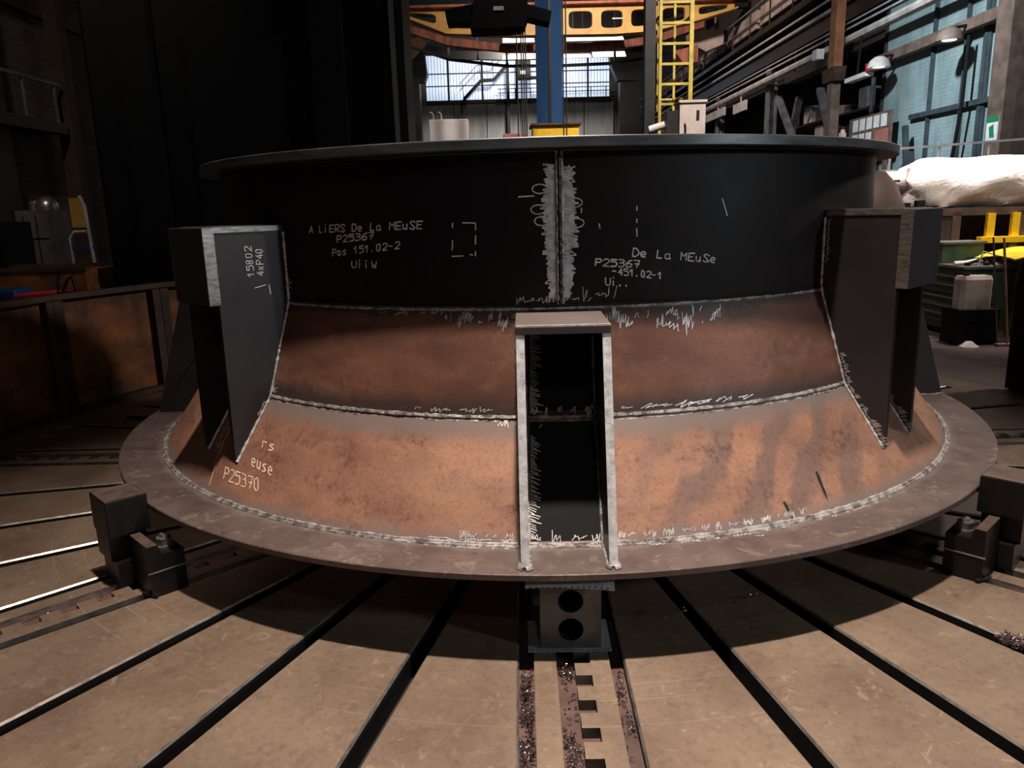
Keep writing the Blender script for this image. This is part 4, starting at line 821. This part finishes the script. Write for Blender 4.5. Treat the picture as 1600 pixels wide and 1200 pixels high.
# inside the front bracket
scrib(m, -90.3, -83.4, lambda a: .985, .05, .5, rr, .0018, 1.2); scrib(m, -90.4, -83.4, lambda a: .70, .04, .2, rr, .0014); scrib(m, -90.2, -83.6, lambda a: .325, .035, .22, rr, .0015)
for z in [.98 - .006 * k for k in range(48)]: ribbon(m, [(-90.4, z), (-90.4 + rr.uniform(.4, 1.5), z - .004)], srf, .0014)
for z in [.62 - .0065 * k for k in range(46)]: ribbon(m, [(-90.3, z), (-90.3 + rr.uniform(.4, 1.1), z - .008)], srf, .0014)
m.build('grind_scratch', 'ground', ring)
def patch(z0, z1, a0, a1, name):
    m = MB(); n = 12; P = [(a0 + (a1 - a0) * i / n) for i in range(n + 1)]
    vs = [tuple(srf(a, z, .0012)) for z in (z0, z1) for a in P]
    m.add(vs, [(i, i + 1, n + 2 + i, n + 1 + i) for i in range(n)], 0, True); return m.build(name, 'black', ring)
patch(.318, .662, -90.45, -83.4, 'scale_shade_panel'); patch(.70, 1.045, -90.6, -83.2, 'scale_shade_panel')  # lower panel is dark mill scale; upper one paints in the top plate's shade
# ---- brackets
def ringr(z):
    if z > ZS1: return RS1
    if z > ZS2: return RS2 + (RS1 - RS2) * (z - ZS2) / (ZS1 - ZS2)
    return RCB + (RS2 - RCB) * (z - ZCB) / (ZS2 - ZCB)
RZc = lambda a, b, c: (a, c, b)
for k in range(8):
    az = R(A0 + 45 * k); tf = lambda p, az=az: (p[0] * cos(az) - p[1] * sin(az), p[0] * sin(az) + p[1] * cos(az), p[2])
    vis = k in (0, 1, 7, 2)
    if k % 2 == 0:                                   # open box bracket reaching the foot flange
        b = MB(tf).box(1.685, 2.05, -.153, .153, 1.013, 1.04, 0, .003).build('box_bracket', 'flange', ring)
        for s_ in (-1, 1):
            t0 = s_ * .1375
            MB(tf).prism([(1.688, 1.013), (2.045, 1.013), (2.262, ZFL), (2.07, ZFL), (1.808, ZS2), (1.688, ZS1)], RZc, t0 - .0135, t0 + .0135, 0, [0, 1, 0, 0, 0, 0]).build('side_plate', ['plate', 'ground'], b)
            if vis:
                for q in (-1, 1):
                    P = [(ringr(z) - .004, t0 + q * .015, z) for z in [1.01 - .7 * j / 50 for j in range(51)]] + [(2.07 + .19 * j / 14, t0 + q * .015, ZFL + .002) for j in range(15)]
                    MB(tf).tube(P, .0065, 6, rf=wob(k * 10 + q)).build('weld_bead', 'weld', b)
                MB(tf).tube([(2.245 + .02 * cos(j), t0 + .02 * sin(j), ZFL + .004) for j in range(7)], .008, 6, rf=wob(k)).build('weld_wrap', 'weld', b)
        if vis: MB(tf).box(2.043, 2.0525, -.15, .15, 1.036, 1.042).build('bright_edge', 'ground', b)
    else:                                            # tall bracket with top plate and outer cap plate
        b = MB(tf).box(1.69, 1.99, -.150, .150, 1.342, 1.369, 0, .003).build('tall_bracket', 'plate', ring)
        for s_ in (-1, 1):
            t0 = s_ * .1365
            MB(tf).prism([(1.688, 1.342), (1.985, 1.342), (1.990, .438), (1.808, ZS2), (1.688, ZS1)], RZc, t0 - .0125, t0 + .0125, 0, [0, 1, 0, 0, 0]).build('side_plate', ['plate', 'dark'], b)
            if vis:
                for q in (-1, 1):
                    P = [(ringr(z) - .003, t0 + q * .014, z) for z in [1.34 - .905 * j / 90 for j in range(91)]]
                    MB(tf).tube(P, .0055, 6, rf=wob(k * 10 + q + 3, .5, 1.5)).build('weld_bead', 'ground', b)
                    rq = random.Random(k * 7 + q); mm = MB(tf); tt = t0 + q * .0132
                    if q * (1 if k == 1 else -1) < 0 or True:
                        side = lambda r, z, tt=tt: Vector((r, tt, z))
                        for z0, z1, am in ((1.33, 1.16, .010), (.80, .62, .022), (.60, .45, .035)) if k == 1 else ((.66, .60, .008),):
                            z = z0; pts = []
                            while z > z1:
                                pts.append((ringr(z) + .012 + rq.uniform(0, am), z)); pts.append((ringr(z) + .010, z - .004)); z -= .010 * rq.uniform(.6, 1.6)
                            ribbon(mm, pts, side, .0013)
                        if mm.v: mm.build('grind_scribble', 'ground', b)
        c = MB(tf).box(1.986, 2.03, -.158, .158, 1.07, 1.366, 0, .003).build('cap_plate', 'plate', b)
        if vis:
            MB(tf).box(1.985, 2.029, -.1605, -.1575, 1.072, 1.365).box(1.985, 2.029, .1575, .1605, 1.072, 1.365).box(1.70, 1.985, -.1515, -.1495, 1.345, 1.366).box(1.70, 1.985, .1495, .1515, 1.345, 1.366).build('ground_edge', 'bright', b)
        if k == 7:
            mm = MB(tf); sp2 = lambda r, z: Vector((r, .1365 + .0138, z))
            for txt, o, e, y in (('15802', (1.835, 1.17), (1.836, 1.295), (1.862, 1.171)), ('4xP40', (1.794, 1.172), (1.79, 1.283), (1.822, 1.173))):
                n = len(txt)
                for i, chh in enumerate(txt):
                    for st in GL[chh].split('|'):
                        pts = [(o[0] + (e[0] - o[0]) * (i + int(q[0]) / 4 * .72) / n + (y[0] - o[0]) * int(q[1]) / 6, o[1] + (e[1] - o[1]) * (i + int(q[0]) / 4 * .72) / n + (y[1] - o[1]) * int(q[1]) / 6) for q in st.split(' ')]
                        ribbon(mm, pts, sp2, .0018)
            ribbon(mm, [(1.835, 1.125), (1.79, 1.133)], sp2, .0018); ribbon(mm, [(1.775, 1.133), (1.772, 1.095)], sp2, .0018)
            mm.build('chalk_text', 'chalk', b)
flat = lambda az, r: Vector((r * cos(R(az)), r * sin(R(az)), ZFL + .0012))
for a0, a1, r0, am, hw in ((-84, -60, 2.112, .02, .0012), (-100, -92, 2.11, .016, .0012), (-71, -68, 2.14, .015, .0016), (-60, -50, 2.115, .016, .0012)):
    rq = random.Random(int(-a0)); m = MB(); a = a0; pts = []; sg = 1
    while a < a1:
        pts.append((a, r0 + sg * am * rq.uniform(.1, .5))); sg = -sg; a += .16 * rq.uniform(.4, 1.6)
        if rq.random() < .15: ribbon(m, pts, flat, hw) if len(pts) > 1 else None; pts = []; a += rq.uniform(.2, 1.4)
    m.build('grind_scratch', 'ground', ring)
m = MB()
for q in range(5): ribbon(m, [(-97.4 + .2 * j + .1 * (q % 2), 2.185 + .007 * q + .003 * (j % 2)) for j in range(9)], flat, .0013)
m.build('chalk_rub', 'wood', ring)
def streak(p, q, wd):  # short shadow marks on the cone, painted as dark ribbons
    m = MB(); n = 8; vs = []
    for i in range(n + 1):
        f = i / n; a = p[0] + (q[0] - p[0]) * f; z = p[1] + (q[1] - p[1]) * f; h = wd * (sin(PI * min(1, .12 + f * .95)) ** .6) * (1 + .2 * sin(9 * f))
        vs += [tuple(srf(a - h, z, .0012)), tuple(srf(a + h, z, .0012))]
    m.add(vs, [(2 * i, 2 * i + 1, 2 * i + 3, 2 * i + 2) for i in range(n)]); return m.build('shadow_streak', 'slot', ring)
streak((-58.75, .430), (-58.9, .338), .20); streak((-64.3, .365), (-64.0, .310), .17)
for sg in (-1, 1):
    m = MB(); n = 40; vs = []; rq = random.Random(9 + sg)
    for i in range(n + 1):
        z = 1.085 + .42 * i / n; w1 = (1.25 if z < 1.2 else 1.15) * rq.uniform(.88, 1.08)
        vs += [tuple(srf(-86.6 + sg * .42, z, .0009)), tuple(srf(-86.6 + sg * w1, z, .0009))]
    m.add(vs, [(2 * i, 2 * i + 1, 2 * i + 3, 2 * i + 2) for i in range(n)]); m.build('ground_band', 'weld', ring)
# sparkle weld blobs where the tall brackets meet the seams
m = MB(); rr = random.Random(5)
for az, z in ((-127.2, 1.06), (-127.2, 1.13), (-127.3, .70)):
    for q in range(26):
        a = rr.uniform(0, 6.28); l = rr.uniform(.3, 1.6); ribbon(m, [(az, z), (az + l * cos(a), z + .03 * l * sin(a))], lambda x, y: srf(x, y, .003), .0011)
m.build('spatter_star', 'ground', ring)
MB().cyl((1.75 * cos(R(-47)), 1.75 * sin(R(-47)), ZTF), .014, .02, 6).cyl((1.75 * cos(R(-47)), 1.75 * sin(R(-47)), ZTF + .02), .008, .012, 10).build('eye_nut', 'white', ring)

# ================================================================== jaws and supports under the ring
for k, s_, lb in ((-1, 1, 'black clamping jaw gripping the foot flange on the left'), (1, -1, 'black clamping jaw gripping the foot flange on the right')):
    fr = RAD(A0 + 45 * k); t = thing('clamping_jaw', lb, 'clamp', fr, (2.32, 0, 0), 'jaws of the rotary table')
    Y = lambda a, b: tuple(sorted((a * s_, b * s_)))
    MB().box(2.298, 2.455, *Y(-.185, 0.0), .207, .352, 0, .004).build('gripping_block', ['jaw'], t)
    MB().box(2.303, 2.45, *Y(-.18, -.005), .352, .3535).build('scuffed_top', 'jawtop', t)
    MB().box(2.31, 2.45, *Y(-.18, -.03), .10, .207).build('neck', 'jaw', t)
    MB().box(2.26, 2.44, *Y(-.16, .008), .001, .10).build('shoe', 'jaw', t)
    MB().box(2.40, 2.43, *Y(-.14, -.05), .101, .125).build('key', 'greysteel', t)
    n = 14                                            # body with a scooped seat for the bolt
    poly = [(2.255, .0), (2.385, .0), (2.385, .19)] + [(2.345 - .0 + .045 * cos(PI / 2 + PI / 2 * q / n) * 1, .105 + 0 * q + .085 * sin(PI / 2 + PI / 2 * q / n) * 1) for q in range(n + 1)][::-1][:0]
    MB().prism([(2.25, 0), (2.385, 0), (2.385, .205), (2.345, .205), (2.335, .165), (2.25, .165)], RZc, min(Y(.01, .19)), max(Y(.01, .19))).build('jaw_body', 'jaw', t)
    MB().box(2.346, 2.384, *Y(.012, .188), .205, .2065).build('worn_ridge', 'jawtop', t)
    MB().box(2.25, 2.39, *Y(.188, .1925), .098, .103).build('worn_line', 'bright', t)
    bx, by = 2.295, .115 * s_
    bo = MB().cyl((bx, by, .165), .036, .008, 24).build('washer', 'bright', t)
    MB().cyl((bx, by, .173), .03, .028, 6).build('nut', 'block', t); MB().cyl((bx, by, .201), .016, .014, 20, .014).build('bolt_end', 'bright', t)
    MB().tube([(2.40, .14 * s_, .012), (2.37, .2 * s_, .012)], .008, 8).build('stop_pin', 'dark', t)
fr = RAD(A0)
t = thing('support_block', 'grey steel block with two round holes propping the front flange', 'block', fr, (2.12, 0, 0))
m = MB(); YZ = lambda a, b, c: (c, a, b)
m.box(2.05, 2.21, -.094, .103, .004, .02); m.box(2.05, 2.21, -.094, .103, .22, .266)
m.holed([(-.094, .02), (.103, .02), (.103, .12), (-.094, .12)], .415, .80, YZ, 2.05, 2.21, 2, 48, 0, 1)
m.holed([(-.094, .12), (.103, .12), (.103, .22), (-.094, .22)], .415, .80, YZ, 2.05, 2.21, 2, 48, 0, 1)
m.build('block_body', ['block', 'slot'], t); MB().box(2.04, 2.05, -.094, .103, .004, .266).build('back_face', 'slot', t)
m = MB().box(2.035, 2.228, -.136, .136, .0005, .004)
for j in range(16): m.box(2.221, 2.225, -.125 + j * .0165, -.119 + j * .0165, .004, .0043, 1)
solo(m, 'packing_sheet', ['card', 'dark'], 'grey perforated sheet under the holed support block', 'sheet', fr, (2.13, 0, .0005))
m = MB(); vs = []; nj = 18; prof = [(2.05, .2665), (2.20, .2665), (2.235, .266), (2.25, .261), (2.258, .252), (2.262, .243)]
for j in range(nj):
    y = -.14 + .28 * j / (nj - 1); e = .012 * (max(0, y / .14) ** 3)
    for i, (r, z) in enumerate(prof): vs.append((r, y, z - (e + .003 * sin(20 * y)) * (i / 5) ** 2))
np_ = len(prof); fs = [(j * np_ + i, (j + 1) * np_ + i, (j + 1) * np_ + i + 1, j * np_ + i + 1) for j in range(nj - 1) for i in range(np_ - 1)]
m.add(vs, fs); m.add([(a, b, c + .0025) for a, b, c in vs], fs)
for j in range(14): y = -.125 + j * .0185; m.box(2.262, 2.2645, y, y + .005, .246 - .012 * max(0, y / .14) ** 3, .249 - .012 * max(0, y / .14) ** 3, 1)
m.box(2.1, 2.27, -.075, .075, .2695, .2835, 1)
solo(m, 'packing_sheet', ['card', 'dark'], 'grey curled sheet between the support block and the flange', 'sheet', fr, (2.15, 0, .266))

# ================================================================== swarf and scraps
def swarf(label, az, r0, r1, t0, t1, n, z=-.033, seed=0, size=.012):
    rr = random.Random(seed); m = MB(); cl = [rr.uniform(r0, r1) for _ in range(6)]
    for i in range(n):
        x = min(max(rr.gauss(rr.choice(cl), (r1 - r0) * .045), r0), r1) if rr.random() < .75 else rr.uniform(r0, r1); y = rr.uniform(t0, t1); h = rr.uniform(0, .016); a = rr.uniform(0, 6.28); e = rr.uniform(-.5, .5); rad = rr.uniform(.002, .005); L = rr.uniform(.4, 1.4) * size; q = rr.uniform(2, 5); kk = 9
        pts = []
        for j in range(kk):
            f = j / (kk - 1); l = L * (f - .5); c = rad * cos(2 * PI * q * f / 2); d = rad * sin(2 * PI * q * f / 2)
            pts.append((x + l * cos(a) - c * sin(a), y + l * sin(a) + c * cos(a), z + .006 + h + d + l * e))
        m.tube(pts, .0011, 4)
    return solo(m, 'steel_swarf', 'swarf', label, 'swarf', RAD(az), ((r0 + r1) / 2, (t0 + t1) / 2, z), None, 'stuff')
swarf('curly steel swarf filling the slot left of the front guide bar', A0, 2.3, 2.75, -.160, -.123, 260, seed=1)
swarf('curly steel swarf in the channel between guide bar and toothed rack', A0, 2.27, 2.75, -.04, .005, 110, seed=2)
swarf('sparse steel curls in the slot right of the toothed rack', A0, 2.3, 2.75, .125, .160, 36, seed=3, size=.02)
swarf('tangled clump of swarf bridging a slot at the right', A0 + 32.5, 2.60, 2.73, -.03, .04, 130, z=-.004, seed=4, size=.016)
swarf('few swarf curls in the left guide slot', A0 - 45, 2.5, 3.1, -.04, .01, 60, seed=5)
swarf('swarf curls at the far end of the left guide', A0 - 90, 2.9, 3.3, -.03, .06, 60, z=0.0, seed=6)
swarf('tiny bright swarf specks along the left guard foot', 168, 3.52, 3.60, -.5, .4, 70, z=0.0, seed=7, size=.008)
swarf('fine swarf specks on the dark table under the ring', A0 + 12, 2.0, 2.2, -.2, .3, 20, z=0.0, seed=8, size=.02)
for (x, y, s_, lb) in ((-3.38, .49, 1, 'larger dry yellow scrap on the table by the left guard'), (-3.38, .29, .7, 'smaller dry yellow scrap on the table by the left guard')):
    solo(MB().prism([(x - .05 * s_, y), (x - .01 * s_, y - .02), (x + .06 * s_, y + .01), (x + .05 * s_, y + .04 * s_), (x - .02 * s_, y + .03 * s_)], XYc, 0, .004), 'dry_scrap', 'leaf', lb, 'scrap', WORLD, (x, y, 0), 'scraps by the guard')
solo(MB().bar((-3.05, .72, .012), (-2.7, .68, .012), .02, .02), 'steel_rod', 'dark', 'short dark rod lying on the table near the left guard', 'rod', WORLD, (-2.9, .7, 0))
